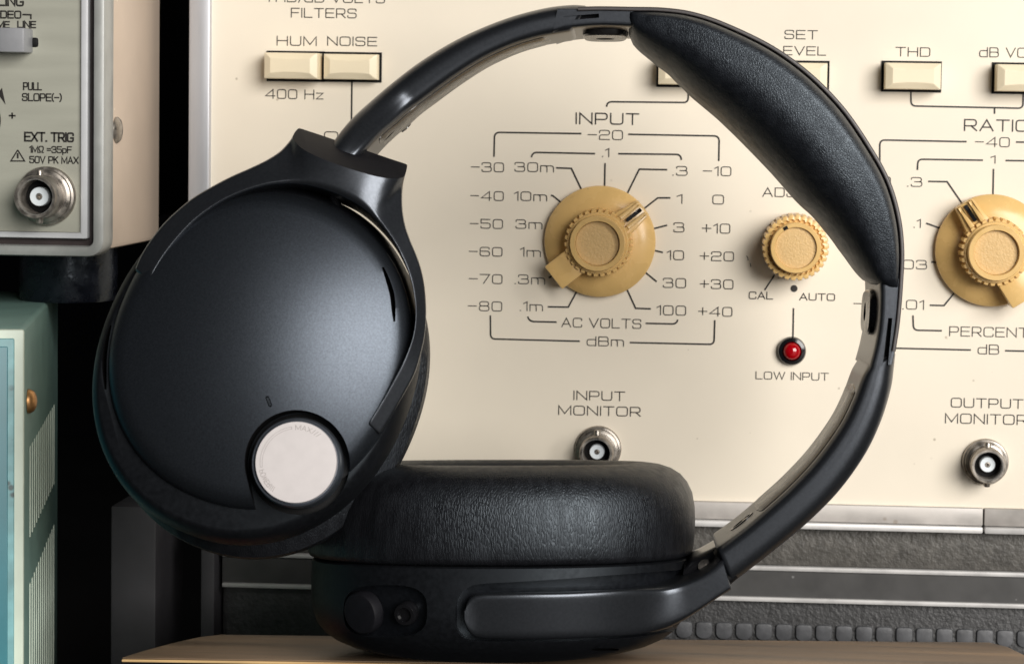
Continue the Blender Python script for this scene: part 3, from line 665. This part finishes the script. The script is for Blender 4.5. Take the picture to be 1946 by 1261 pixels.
def inner_hole(A, B, E, i, v, parent, r=.0016):
    c = A[i].lerp(E[i], v); n = (A[i]-B[i]).normalized(); t = (A[i+1]-A[i-1]).normalized(); q = t.cross(n)
    pts = lambda h, s: [c+n*h+t*(s*r*1.9*cos(2*pi*k/24))+q*(s*r*sin(2*pi*k/24)) for k in range(24)]
    obj('slot_hole', rings([pts(-.0003, 1), pts(.00022, 1), pts(.00022, .8), pts(-.0001, .72)]), M['gloss'], parent)
    obj('screw', lathe(c-t*r*.5, n, [(r*.5, -.0003), (r*.5, .00012), (r*.2, .0002), (.00005, .0002)], 20), M['nickel'], parent)
inner_hole(A, B, E, 15, .42, la, .0017)
inner_hole(A, B, E, 20, .93, la, .0009)
# ---- right arm
RA_o = [(1707, 676), (1704.5, 700), (1699, 740), (1681, 800), (1650, 866), (1600, 936), (1540, 997), (1480, 1047), (1425, 1090), (1397, 1111)]
RA_i = [(1650, 700), (1640, 718), (1622, 765), (1598, 812), (1555, 872), (1511, 920), (1469, 959), (1419, 1002), (1385, 1028), (1367, 1040.5)]
A, B, C_, E = px_rails(RA_o, RA_i, NS, -.012, .0155)
ra = obj('headband_arm', loft(A, B, C_, E, SEC_ARM, ends=.0009), M['arm'], HP)
strip_on_inner(A, B, C_, E, 8, 70, 'inner_strip', ra)
inner_hole(A, B, E, 77, .45, ra, .0017)
seam = cat([(1668, 770, 0), (1655, 800, 0), (1620, 858, 0), (1570, 920, 0), (1510, 975, 0), (1450, 1025, 0), (1409, 1058, 0)], 60)
# ---- sliders
SEC_SL = section([(.16, .06), (.06, .03), (.05, .03), (.16, .06)])
SL1_o = [(1060, 15), (1100, 15), (1150, 13.5), (1204, 15.5)]; SL1_i = [(1050, 62), (1080, 54), (1140, 49), (1204, 51)]
A, B, C_, E = px_rails(SL1_o, SL1_i, 24, -.0121, .020)
s1 = obj('slider', loft(A, B, C_, E, SEC_SL), M['arm'], HP)
def slot_cut(o, quad, yf, dpt):
    q = [P(x, y, yf-.003) for x, y in quad]; boolean(o, prism(q, FWD*(dpt+.003)), M['gloss'])
slot_cut(s1, [(1070, 29), (1138, 23.5), (1138, 31.5), (1070, 37)], -.0121, .0025)
SL2_o = [(1713, 530), (1713, 560), (1710, 614), (1704, 655), (1697, 692)]; SL2_i = [(1672, 530), (1673, 570), (1670, 620), (1663, 660), (1653, 698)]
A2, B2, C2, E2_ = px_rails(SL2_o, SL2_i, 24, -.0121, .020)
s2 = obj('slider', loft(A2, B2, C2, E2_, SEC_SL), M['arm'], HP)
slot_cut(s2, [(1691, 605), (1699, 605), (1690, 702), (1680, 700)], -.0121, .0025)
def hinge_boss(A, B, E, i, parent):
    c = A[i].lerp(E[i], .52); n = (A[i]-B[i]).normalized(); t = (A[i+1]-A[i-1]).normalized(); q = n.cross(t)
    def ring_(h, st, sq): return [c+n*h+t*(st*cos(a_)*abs(cos(a_))**-.4 if abs(cos(a_)) > 1e-6 else 0)+q*(sq*sin(a_)*abs(sin(a_))**-.4 if abs(sin(a_)) > 1e-6 else 0) for a_ in [2*pi*(k_+.5)/32 for k_ in range(32)]]
    b = obj('hinge_boss', rings([ring_(-.001, .0054, .0094), ring_(.0010, .0051, .0091), ring_(.0014, .0047, .0087)]), M['inner'], parent)
    boolean(b, lathe(c-q*.001, n, [(.0021, .0002), (.0021, .0050)], 28), M['gloss'])
    obj('hinge_screw', lathe(c-q*.001, n, [(.0017, .0006), (.0017, .0010), (.0008, .0011), (.00005, .0011)], 20), M['gloss'], parent)
hinge_boss(A, B, E, 15, s1); hinge_boss(A2, B2, E2_, 9, s2)
# ---- outer shell and padding
OUT = [(1098, 12.5), (1140, 11.5), (1200, 12.5), (1260, 14), (1317, 22), (1380, 43), (1467, 85), (1540, 137), (1605, 203), (1657, 278), (1692, 342), (1712, 408), (1719.5, 474), (1717, 544), (1711, 614), (1703, 668)]
NP_ = 140
oc = cat([(x, y, 0) for x, y in OUT], NP_)
def nrm2(i):
    t = (oc[min(i+1, NP_-1)]-oc[max(i-1, 0)]).normalized(); return Vector((-t.y, t.x, 0))   # picture-space inward? checked below
cen = Vector((1200, 560, 0))
def inw(i):
    v = nrm2(i); return v if v.dot(cen-oc[i]) > 0 else -v
A = []; B = []; C_ = []; E = []
for i in range(NP_):
    o_ = oc[i]; w_ = inw(i)
    ii = o_+w_*8.5
    hw_ = .0128
    B.append(P(o_.x, o_.y, -hw_)); A.append(P(ii.x, ii.y, -hw_)); C_.append(B[-1]+FWD*(2*hw_)); E.append(A[-1]+FWD*(2*hw_))
obj('headband_shell', loft(A, B, C_, E, section([(.2, .02), (.45, .03), (.45, .03), (.2, .02)], 4)), M['rim'], HP)
i0 = min(range(NP_), key=lambda i: (oc[i]-Vector((1199, 12.5, 0))).length); i1 = min(range(NP_), key=lambda i: (oc[i]-Vector((1716, 545, 0))).length)
A = []; B = []; C_ = []; E = []
for i in range(i0, i1+1):
    t = (i-i0)/(i1-i0); bl = max(0, sin(pi*t**1.02))**.56
    o_ = oc[i]+inw(i)*7.0
    hw_ = .0118+.0092*bl; th = 34+130*bl
    ii = oc[i]+inw(i)*(8+th)
    yf = -hw_ - .0004
    B.append(P(o_.x, o_.y, yf)); A.append(P(ii.x, ii.y, yf)); C_.append(B[-1]+FWD*(2*hw_)); E.append(A[-1]+FWD*(2*hw_))
pad = obj('headband_pad', loft(A, B, C_, E, section([(.58, .42), (.17, .14), (.1, .05), (.5, .3)], 9), ends=.0004), M['leather'], HP)

# ---- left cup, face towards the viewer
ce = P(490, 690, -.028)
n_ = (-FWD + UP*.16 + RGT*.05).normalized()
e1 = (RGT*.927-UP*.375); e1 = (e1-n_*e1.dot(n_)).normalized(); e2 = n_.cross(e1)
su = (D-.030)/FPX
ca, cb = 355*su, 306*su          # long (e2) and short (e1) half axes
def ell(r, z, dx=0, dy=0, n=160, ex=2.12, fa=1.0):
    out = []
    for i in range(n):
        a_ = 2*pi*i/n; c_, s_ = cos(a_), sin(a_)
        q = (abs(c_)**ex+abs(s_)**ex)**(-1/ex)
        out.append(ce+e1*(cb*r*q*c_+dx)+e2*(ca*fa*r*q*s_+dy)+n_*z)
    return out
shell = obj('ear_cup', rings([ell(.80, -.013), ell(.90, -.012), ell(.965, -.010), ell(.975, -.004), ell(.972, .000), ell(.960, .0036), ell(.940, .0060), ell(.915, .0074), ell(.895, .0079)]), M['body'], HP)
shell['label'] = 'upright cup with silver dial, its outer face to the viewer'
obj('ear_cushion', rings([ell(.62, -.022, .0010, -.0015), ell(.86, -.0325, .0010, -.0015), ell(.95, -.031, .0010, -.0015), ell(.99, -.0265, .0010, -.0015), ell(1.0, -.021, .0010, -.0015), ell(.99, -.0165, .0010, -.0015), ell(.95, -.0135, -.001, 0), ell(.86, -.0125)]), M['cush'], shell)
FP = [(.893, .0050), (.900, .0076), (.897, .0086), (.888, .0094)]+[(.868, .0103), (.845, .0111), (.82, .0117)]+[(r_, .0170-.0050*(r_/.8)**2) if r_ > .01 else (0, .0168) for r_ in (.78, .73, .68, .62, .54, .45, .36, .27, .18, .10, .04)]
face = obj('face_plate', rings([ell(r, z, .0006, .0026, 240, 2.12, .935) for r, z in FP]), M['face'], shell, sharp=45)
def on_face(px, py, z): return onPlane(px, py, ce+n_*z, n_)
# dial recess
dc = on_face(565, 879, .0125); ds_ = su*.985
rec = [dc+n_*-.010]
ang0 = atan2(e2.dot(UP), e2.dot(RGT))
def circ(c, r, z, n=64, a0=0, a1=2*pi, close=True):
    return [c+n_*z+(RGT_*cos(a0+(a1-a0)*i/(n if close else n-1))+UP_*sin(a0+(a1-a0)*i/(n if close else n-1)))*r for i in range(n)]
RGT_ = (RGT-n_*RGT.dot(n_)).normalized(); UP_ = n_.cross(RGT_)
hr = 97*ds_
horse = [dc+(RGT_*cos(t)+UP_*sin(t))*hr for t in [radians(-15+210*k_/40) for k_ in range(41)]]
horse = [dc+RGT_*hr*1.12-UP_*hr*.55] + horse + [dc-RGT_*hr*.78-UP_*hr*1.05, dc-UP_*hr*1.9]
horse = [dc+RGT_*hr*1.55-UP_*hr*1.2] + horse
boolean(face, prism([q-n_*.0055 for q in horse], n_*.03), M['dark'])
boolean(shell, prism([q-n_*.0075 for q in circ(dc, 95*ds_, 0)], n_*.03), M['dark'])
# led slit and side vents
lc_ = on_face(511.5, 763, .0155); ld = (RGT_*.35-UP_*.94).normalized(); lq = n_.cross(ld)
def pill(c, d, q, hl, hw, z): 
    return [c+n_*z+d*(hl*(1 if k_ <= 12 else -1))*0+d*((hl-hw)*(1 if cos(2*pi*k_/24) > 0 else -1)+hw*cos(2*pi*k_/24))+q*hw*sin(2*pi*k_/24) for k_ in range(24)]
boolean(face, rings([pill(lc_, ld, lq, 10.5*su, 3.4*su, -.004), pill(lc_, ld, lq, 10.5*su, 3.4*su, .006)]), M['gloss'])
obj('status_light', rings([pill(lc_, ld, lq, 8.6*su, 2.0*su, -.0035), pill(lc_, ld, lq, 8.6*su, 2.0*su, .0006)]), M['plast'], face)
def vent(pts, wid, zref):
    c_ = cat([(x, y, 0) for x, y in pts], 24); poly = []
    for sgn in (1, -1):
        for k_ in (range(24) if sgn == 1 else range(23, -1, -1)):
            t = (c_[min(k_+1, 23)]-c_[max(k_-1, 0)]).normalized(); nn = Vector((-t.y, t.x, 0)); ww = wid*max(.12, sin(pi*(k_+.5)/24))**.4
            q = c_[k_]+nn*ww*sgn*.5; poly.append(on_face(q.x, q.y, zref))
    return prism([q-n_*.006 for q in poly], n_*.02)
boolean(face, vent([(728, 508), (738, 535), (746, 565), (750, 612)], 9, .0110), M['dark'])
boolean(shell, vent([(211, 618), (203, 650), (199, 690), (201, 740)], 9, .0075), M['dark'])
# dial
dial = obj('volume_dial', lathe(dc, n_, [(84*ds_, -.006), (85*ds_, .0005), (84*ds_, .0018), (81.5*ds_, .0024), (78.5*ds_, .0020), (77.5*ds_, .0014)], 96, e1=RGT_), M['ring'], shell)
capz = .0027
obj('dial_cap', lathe(dc, n_, [(76*ds_, .001), (76*ds_, .0023), (75*ds_, capz), (.0001, capz)], 96, e1=RGT_), M['silver'], shell)
# engraving on the dial: arc and two words
dd_ = []
def pol(r, a_): return dc+n_*(capz+.00006)+(RGT_*cos(a_)+UP_*sin(a_))*r*ds_
def arc_rib(r, a0, a1, wd, n=40):
    pts = [(pol(r-wd/2, radians(a0+(a1-a0)*i/(n-1))), pol(r+wd/2, radians(a0+(a1-a0)*i/(n-1)))) for i in range(n)]
    return [q for pr in pts for q in pr], [[2*i, 2*i+1, 2*i+3, 2*i+2] for i in range(n-1)]
dd_ += [arc_rib(66.5, 98, 188, .7), arc_rib(62.5, 98, 188, .7)]
for aa in (98, 188): dd_.append(arc_rib(64.5, aa, aa+.7, 4.4, 3))
def arc_text(s, a0, a1, r, h, wd):
    ls, tw = text_strokes(s)
    for l in ls:
        pts = [Vector((p_.x/tw, p_.y)) for p_ in rnd(l, .25, .25)]
        dense = []
        for q0, q1 in zip(pts[:-1], pts[1:]): dense += [q0.lerp(q1, k_/4) for k_ in range(4)]
        dense.append(pts[-1])
        P2 = [Vector((radians(a0+(a1-a0)*q.x)*r, q.y*h)) for q in dense]
        dd_.append(ribbon(P2, wd, lambda q: pol(r-h/2+q.y, q.x/r)))
arc_text('MAX///', 92, 50, 64.5, 9, 1.0)
arc_text('POWER///', 193, 232, 64.5, 9, 1.0)
obj('dial_engraving', merge(*dd_), M['engr'], shell)

# ---- yoke of the left cup
YK = [((286, 531), (258, 508)), ((298, 508), (268, 485)), ((317, 479), (285, 458)), ((343, 447), (310, 426)), ((370, 419), (338, 399)), ((397, 398), (368, 375)), ((424, 381), (402, 355)), ((452, 368), (438, 336)), ((480, 358), (474, 320)), ((508, 351), (507, 304)),
      ((532, 348), (533, 287)), ((552, 347), (552, 266)), ((570, 348.5), (562, 249)), ((584, 350.5), (577, 238)),
      ((600, 354), (607, 226)), ((618, 359.5), (643, 232)), ((636, 366), (678, 243)), ((654, 374), (712, 256)), ((672, 383), (745, 271)), ((688, 394), (767, 292)), ((702, 405.5), (774, 314)),
      ((716, 419.5), (766, 350)), ((732, 438), (764.5, 388)), ((750, 463), (769, 424)), ((762, 485), (779, 455)), ((773, 509), (790, 481)), ((782, 538), (800, 510)), ((788, 572), (807, 545)), ((789, 604), (810, 590)), ((785, 634), (808, 632)), ((777, 660), (801, 668)), ((764, 690), (789, 708)), ((746, 724), (771, 743)), ((724, 763), (748, 783)), ((701, 801), (724, 822))]
nY = len(YK)
inn = []; outf = []; outb = []; innb = []
for i, (a_, b_) in enumerate(YK):
    zf = .0135 - .0012*abs(i-18)/18
    fpt = onPlane(a_[0], a_[1], ce+n_*zf, n_)
    win = max(0, min(1, (i-8)/4.0, (24-i)/4.0)); win = win*win*(3-2*win)
    s_ = max(0, min(1, (i-11.3)/9.6)); st2 = sin(pi*s_)**.85 if 0 < s_ < 1 else 0
    stem = win
    g = onPlane(b_[0], b_[1], ce+n_*(zf-.0022+win*(-.0045*(1-st2)+.0022*st2)), n_)
    inn.append(fpt); outf.append(g)
    innb.append(fpt-n_*(.0095+.004*stem))
    outb.append(onPlane(b_[0], b_[1], ce+n_*(zf-.0112-.0016*stem), n_))
def dens(l): 
    v = cat(l, None); return v[::3]+([v[-1]] if (len(v)-1) % 3 else [])
A, B, C_, E = dens(inn), dens(outf), dens(outb), dens(innb)
yk = obj('yoke', loft(A, B, C_, E, section([(.10, .12), (.06, .22), (.05, .05), (.05, .05)], 6), ends=.0006), M['arm'], HP, sharp=50)
k1 = onPlane(571, 248, ce+n_*.0015, n_); k2 = onPlane(772, 315, ce+n_*.0015, n_); k3 = onPlane(694, 329, ce+n_*.0130, n_)
kn = (k2-k1).cross(k3-k1).normalized(); kn = kn if kn.dot(UP) > 0 else -kn
ka = (k2-k1).normalized(); kb = kn.cross(ka); km = (k1+k2)/2
boolean(yk, prism([km+ka*(sx_*.05)+kb*(sz_*.05) for sx_, sz_ in ((-1, -1), (1, -1), (1, 1), (-1, 1))], kn*.03), M['cap'])
bm = bmesh.new(); bm.from_mesh(yk.data); bm.normal_update(); bm.faces.ensure_lookup_table()
cap = [f_ for f_ in bm.faces if f_.normal.dot(kn) > .995 and abs((f_.calc_center_median()+wloc(yk)-km).dot(kn)) < .0005]
ce_ = [e_ for e_ in bm.edges if sum(1 for f_ in e_.link_faces if f_ in cap) == 1]
bmesh.ops.bevel(bm, geom=ce_, offset=.0014, segments=5, profile=.5, affect='EDGES', clamp_overlap=True)
bm.to_mesh(yk.data); bm.free(); yk.data.shade_smooth(); yk.data.set_sharp_from_angle(angle=radians(50))
yk['label'] = 'flared yoke hugging the upper half of the upright cup'
bp0 = on_face(627, 366, .006)
obj('pivot', lathe(bp0+UP_*.0016-n_*.001, (UP_*.95-RGT_*.3), [(.0011, -.008), (.0011, .0035)], 24), M['gloss'], yk)
sw_ = [P(x_, y_, -.030) for x_, y_ in ((636, 300), (694, 318), (682, 352), (626, 338))]
obj('swivel_block', prism(sw_, FWD*.036), M['plast'], yk, bevel=.0015)

# ---- lower cup, lying on its outer face
tilt = radians(4.6)
u2 = (UP*cos(tilt)+FWD*sin(tilt)); dp = (FWD*cos(tilt)-UP*sin(tilt)); s2u = (D+.012)/FPX
RAT = .88
PROF = [(1054, 346), (1055.5, 353), (1058, 355.5), (1090, 356.5), (1125, 356.5), (1150, 353), (1172, 345), (1190, 331), (1205, 310), (1217, 283), (1227, 248), (1235, 205), (1241, 150), (1244.5, 90), (1246, 30)]
def ring_lc(py, hw, ex=2.25, n=200, dx=0):
    out = []; h = (1052-py)*s2u
    for i in range(n):
        a_ = 2*pi*i/n; c_, s_ = cos(a_), sin(a_); q = (abs(c_)**ex+abs(s_)**ex)**(-1/ex)
        out.append(LC+u2*h+RGT*((hw*q*c_+dx)*s2u)+dp*(hw*RAT*q*s_*s2u))
    return out
cup2 = obj('ear_cup', rings([ring_lc(y, h) for y, h in PROF]), M['body'], HP)
cup2['label'] = 'lower cup lying on its outer face, cushion upwards'
CPF = [(1054, 330), (1053, 350), (1049, 360), (1040, 364), (1020, 366.5), (990, 368), (960, 367), (935, 362.5), (915, 353), (900, 340), (889, 322), (882, 300), (879, 278), (880, 258), (886, 240), (900, 228), (930, 222), (960, 222)]
cu = obj('ear_cushion', rings([ring_lc(y, h) for y, h in CPF]), M['cush'], cup2, sharp=60)
PW = sorted(PROF)
def hw_at(py):
    for (y0, h0), (y1, h1) in zip(PW[:-1], PW[1:]):
        if y0 <= py <= y1: return h0+(h1-h0)*(py-y0)/(y1-y0+1e-9)
    return PW[0][1] if py < PW[0][0] else PW[-1][1]
def psurf(px, py, off=0.0, ex=2.25):    # point of the lower cup's front surface seen at a picture point, pushed out by off
    y = -.025; v = None
    for _ in range(12):
        v = P(px, py, .012+y); q = v-LC; xr = q.dot(RGT)/s2u; hpy = 1052-q.dot(u2)/s2u
        hw = hw_at(hpy); rr_ = min(abs(xr)/hw, .999); y = -(hw*RAT*(1-rr_**ex)**(1/ex))*s2u
    return v-dp*off
# recess and yoke branch
top = [(866, 1150), (870, 1136), (880, 1122), (897, 1112), (925, 1107.5), (967, 1105.5), (1057, 1100), (1148, 1093), (1220, 1088), (1284, 1083)]
bot = [(866, 1188), (870, 1199), (880, 1209), (897, 1215), (925, 1217), (967, 1217.5), (1057, 1217), (1148, 1213), (1220, 1207), (1284, 1196)]
T_ = cat([(x, y, 0) for x, y in top], 40); B_ = cat([(x, y, 0) for x, y in bot], 40)
rs = []
for t_, b_ in zip(T_, B_):
    o1 = psurf(t_.x, t_.y, .006); o2 = psurf(b_.x, b_.y, .006); i1_ = psurf(t_.x, t_.y, -.0028); i2_ = psurf(b_.x, b_.y, -.0028)
    rs.append([o1, o2, i2_, i1_])
q = rs[-1]; rs.append([v+RGT*.004+dp*.004 for v in q]); rs.append([v+RGT*.03+dp*.012 for v in q])
boolean(cup2, rings(rs), M['plast'])
ytop = [(884, 1158), (888, 1143), (897, 1134), (915, 1129.5), (960, 1128), (1012, 1127), (1080, 1126), (1148, 1123), (1210, 1119), (1261, 1113), (1300, 1103), (1329, 1091), (1352, 1076), (1371, 1058)]
ybot = [(884, 1182), (887, 1196), (896, 1207), (912, 1213), (960, 1215), (1012, 1215.5), (1080, 1214), (1148, 1211), (1210, 1206.5), (1262, 1199), (1300, 1184), (1335, 1163), (1362, 1145), (1391, 1127)]
T_ = cat([(x, y, 0) for x, y in ytop], 70); B_ = cat([(x, y, 0) for x, y in ybot], 70)
A = []; B = []; C_ = []; E = []
for k_, (t_, b_) in enumerate(zip(T_, B_)):
    f = max(0, min(1, (t_.x-1180)/190)); f = f*f*(3-2*f)
    tgt_t = P(t_.x, t_.y, -.012); tgt_b = P(b_.x, b_.y, -.012)
    a_ = psurf(min(t_.x, 1296), min(t_.y, 1190), .0006); b2 = psurf(min(b_.x, 1296), b_.y, .0006)
    a_ = P(t_.x, t_.y, (a_-CAM).dot(FWD)-D); b2 = P(b_.x, b_.y, (b2-CAM).dot(FWD)-D)
    ya = (a_-CAM).dot(FWD)-D; yb_ = (b2-CAM).dot(FWD)-D
    smin = lambda q_: -math.log(math.exp(-q_*420)+math.exp(.0120*420))/420
    ya = smin(ya); yb_ = smin(yb_)
    A.append(P(t_.x, t_.y, ya)); B.append(P(b_.x, b_.y, yb_))
    th = .0030+.022*f
    C_.append(B[-1]+FWD*th); E.append(A[-1]+FWD*th)
yk2 = obj('yoke', loft(A, B, C_, E, section([(.14, .28), (.2, .35), (.12, .2), (.1, .2)], 6), ends=.0003), M['arm'], HP, sharp=50)
yk2['label'] = 'yoke arm running into the recess of the lower cup'
A3, B3, C3, E3 = px_rails([(1404, 1101), (1382, 1120)], [(1372, 1040), (1358, 1056)], 6, -.0105, .0125)
obj('joint', loft(A3, B3, C3, E3, section([(.2, .15)]*4, 4)), M['dark'], yk2)
# rear branch of the same fork
mir = lambda v: v-dp*(2*((v-LC).dot(dp)))
kk = [k_ for k_ in range(70) if T_[k_].x < 1330]
A2 = [mir(A[k_]) for k_ in kk]; B2 = [mir(B[k_]) for k_ in kk]; C2 = [mir(A[k_]+FWD*.004) if False else B2[j]-FWD*.005 for j, k_ in enumerate(kk)]; E2 = [A2[j]-FWD*.005 for j in range(len(kk))]
obj('rear_branch', loft(A2, B2, C2, E2, section([(.14, .2)]*4, 4), ends=.0007), M['plast'], yk2)
# glossy hinge cover between cup and yoke
hc_o = [(1296, 1112), (1318, 1098), (1340, 1083), (1372, 1064)]; hc_i = [(1300, 1076), (1314, 1064), (1336, 1054), (1361, 1040)]
A, B, C_, E = px_rails(hc_o, hc_i, 16, -.004, .011)
hcv = obj('hinge_cover', loft(A, B, C_, E, section([(.3, .2)]*4, 4)), M['gloss'], yk2)
obj('hinge_screw', lathe(P(1340, 1076, -.0042), -FWD+UP*.3, [(.0016, -.001), (.0016, .0004), (.0008, .0008), (.00005, .0009)], 20), M['nickel'], yk2)
A, B, C_, E = px_rails([(1362, 1058), (1384, 1075), (1393, 1110)][::-1], [(1352, 1052), (1376, 1074), (1388, 1112)][::-1], 12, -.0105, .012)
# button recess on the lower cup
def pill_surf(px, py, hx, hy, off, n=40, tip=3.0):
    return [psurf(px+hx*(abs(cos(t))**(2/tip))*(1 if cos(t) >= 0 else -1), py+hy*(abs(sin(t))**(2/tip))*(1 if sin(t) >= 0 else -1), off) for t in [2*pi*i/n for i in range(n)]]
boolean(cup2, rings([pill_surf(733, 1160, 80, 50, .006), pill_surf(733, 1160, 79, 49, -.0018)]), M['plast'])
pn = (psurf(690, 1160)-LC); 
def surf_n(px, py): 
    a_ = psurf(px+8, py)-psurf(px-8, py); b_ = psurf(px, py+8)-psurf(px, py-8); n1 = a_.cross(b_).normalized()
    return n1 if n1.dot(FWD) < 0 else -n1
nb = surf_n(690, 1162); cbn = psurf(690, 1163, -.0018)
obj('power_button', lathe(cbn, nb, [(.0047, -.001), (.0047, .0010), (.0044, .0016), (.0036, .0018), (.0001, .0017)], 48), M['cap'], cup2)
nb = surf_n(772, 1165); cbn = psurf(772, 1165, -.0018)
obj('mode_switch', lathe(cbn, nb, [(.0026, -.001), (.0026, .0012), (.0023, .0016), (.0016, .0016), (.0014, .0008), (.0001, .0008)], 32), M['gloss'], cup2)
boolean(cup2, rings([pill_surf(1150, 1232, 26, 2.4, .004, 24), pill_surf(1150, 1232, 26, 2.4, -.002, 24)]), M['dark'])

# ================================================================== WOODEN BOARD
bpy.context.view_layer.update()
tb_ = radians(5.2)                                   # the top slopes down towards the back
bn = Vector((0, sin(tb_), cos(tb_)))
low = min(((o.matrix_world @ v.co) for o in (cup2, yk2) for v in o.data.vertices), key=lambda v: v.dot(bn))
b0 = low - bn*.00005
def bp_(px, py): return onPlane(px, py, b0, bn)
fr_l = bp_(236, 1249); fr_r = bp_(2080, 1283); bk_l = bp_(405, 1206); bk_r = bp_(1880, 1219.5)
outl = [bp_(232, 1248), bp_(760, 1255.5), bp_(1300, 1266), bp_(2020, 1279), bp_(2010, 1262), bp_(1946, 1243), bp_(1915, 1228), bp_(1880, 1219.5), bp_(1300, 1214.5), bp_(800, 1209.5), bp_(420, 1204.5), bp_(380, 1209), bp_(330, 1220), bp_(270, 1236)]
print('board depth', (bp_(760, 1255.5)-bp_(760, 1209)).length, 'b0', b0)
cxy = sum(outl, Vector())/len(outl)
board = empty('wooden_board', Vector((cxy.x, cxy.y, 0)))
tag(board, 'low wooden board with pale edge and black sides, under the headphones', 'board')
dn = Vector((0, 0, -1))
def shrink(k_): return [cxy+(q-cxy)*1.0 for q in outl]
obj('veneer_top', prism([q for q in outl], dn*.0004), M['wood'], board, bevel=.0003)
obj('pale_edge', prism([q+dn*.00043+(q-cxy).normalized()*.0002 for q in outl], dn*.0007), M['ply'], board, bevel=.0003)
low2 = [q+dn*.00115-(q-cxy).normalized()*.0003 for q in outl]
obj('board_body', rings([low2, [Vector((q.x, q.y, 0)) for q in low2]]), M['gloss'], board)
fa, fb = low2[0], low2[1]; dirx = (fb-fa).normalized(); fn = Vector((dirx.y, -dirx.x, 0)).normalized()
def onfront(px, dz): 
    r = ray(px, 1256); t = (fa-CAM).dot(fn)/r.dot(fn); v = CAM+r*t; s_ = (v-fa).dot(dirx); return fa+dirx*s_+fn*.0002+dn*dz
obj('red_marking', ([onfront(296, .0008), onfront(540, .0008), onfront(540, .0060), onfront(296, .0060)], [[0, 1, 2, 3]]), M['gfx'], board)
obj('tan_marking', ([onfront(290, .0004), onfront(299, .0004), onfront(299, .0022), onfront(290, .0022)], [[0, 1, 2, 3]]), M['tan'], board)
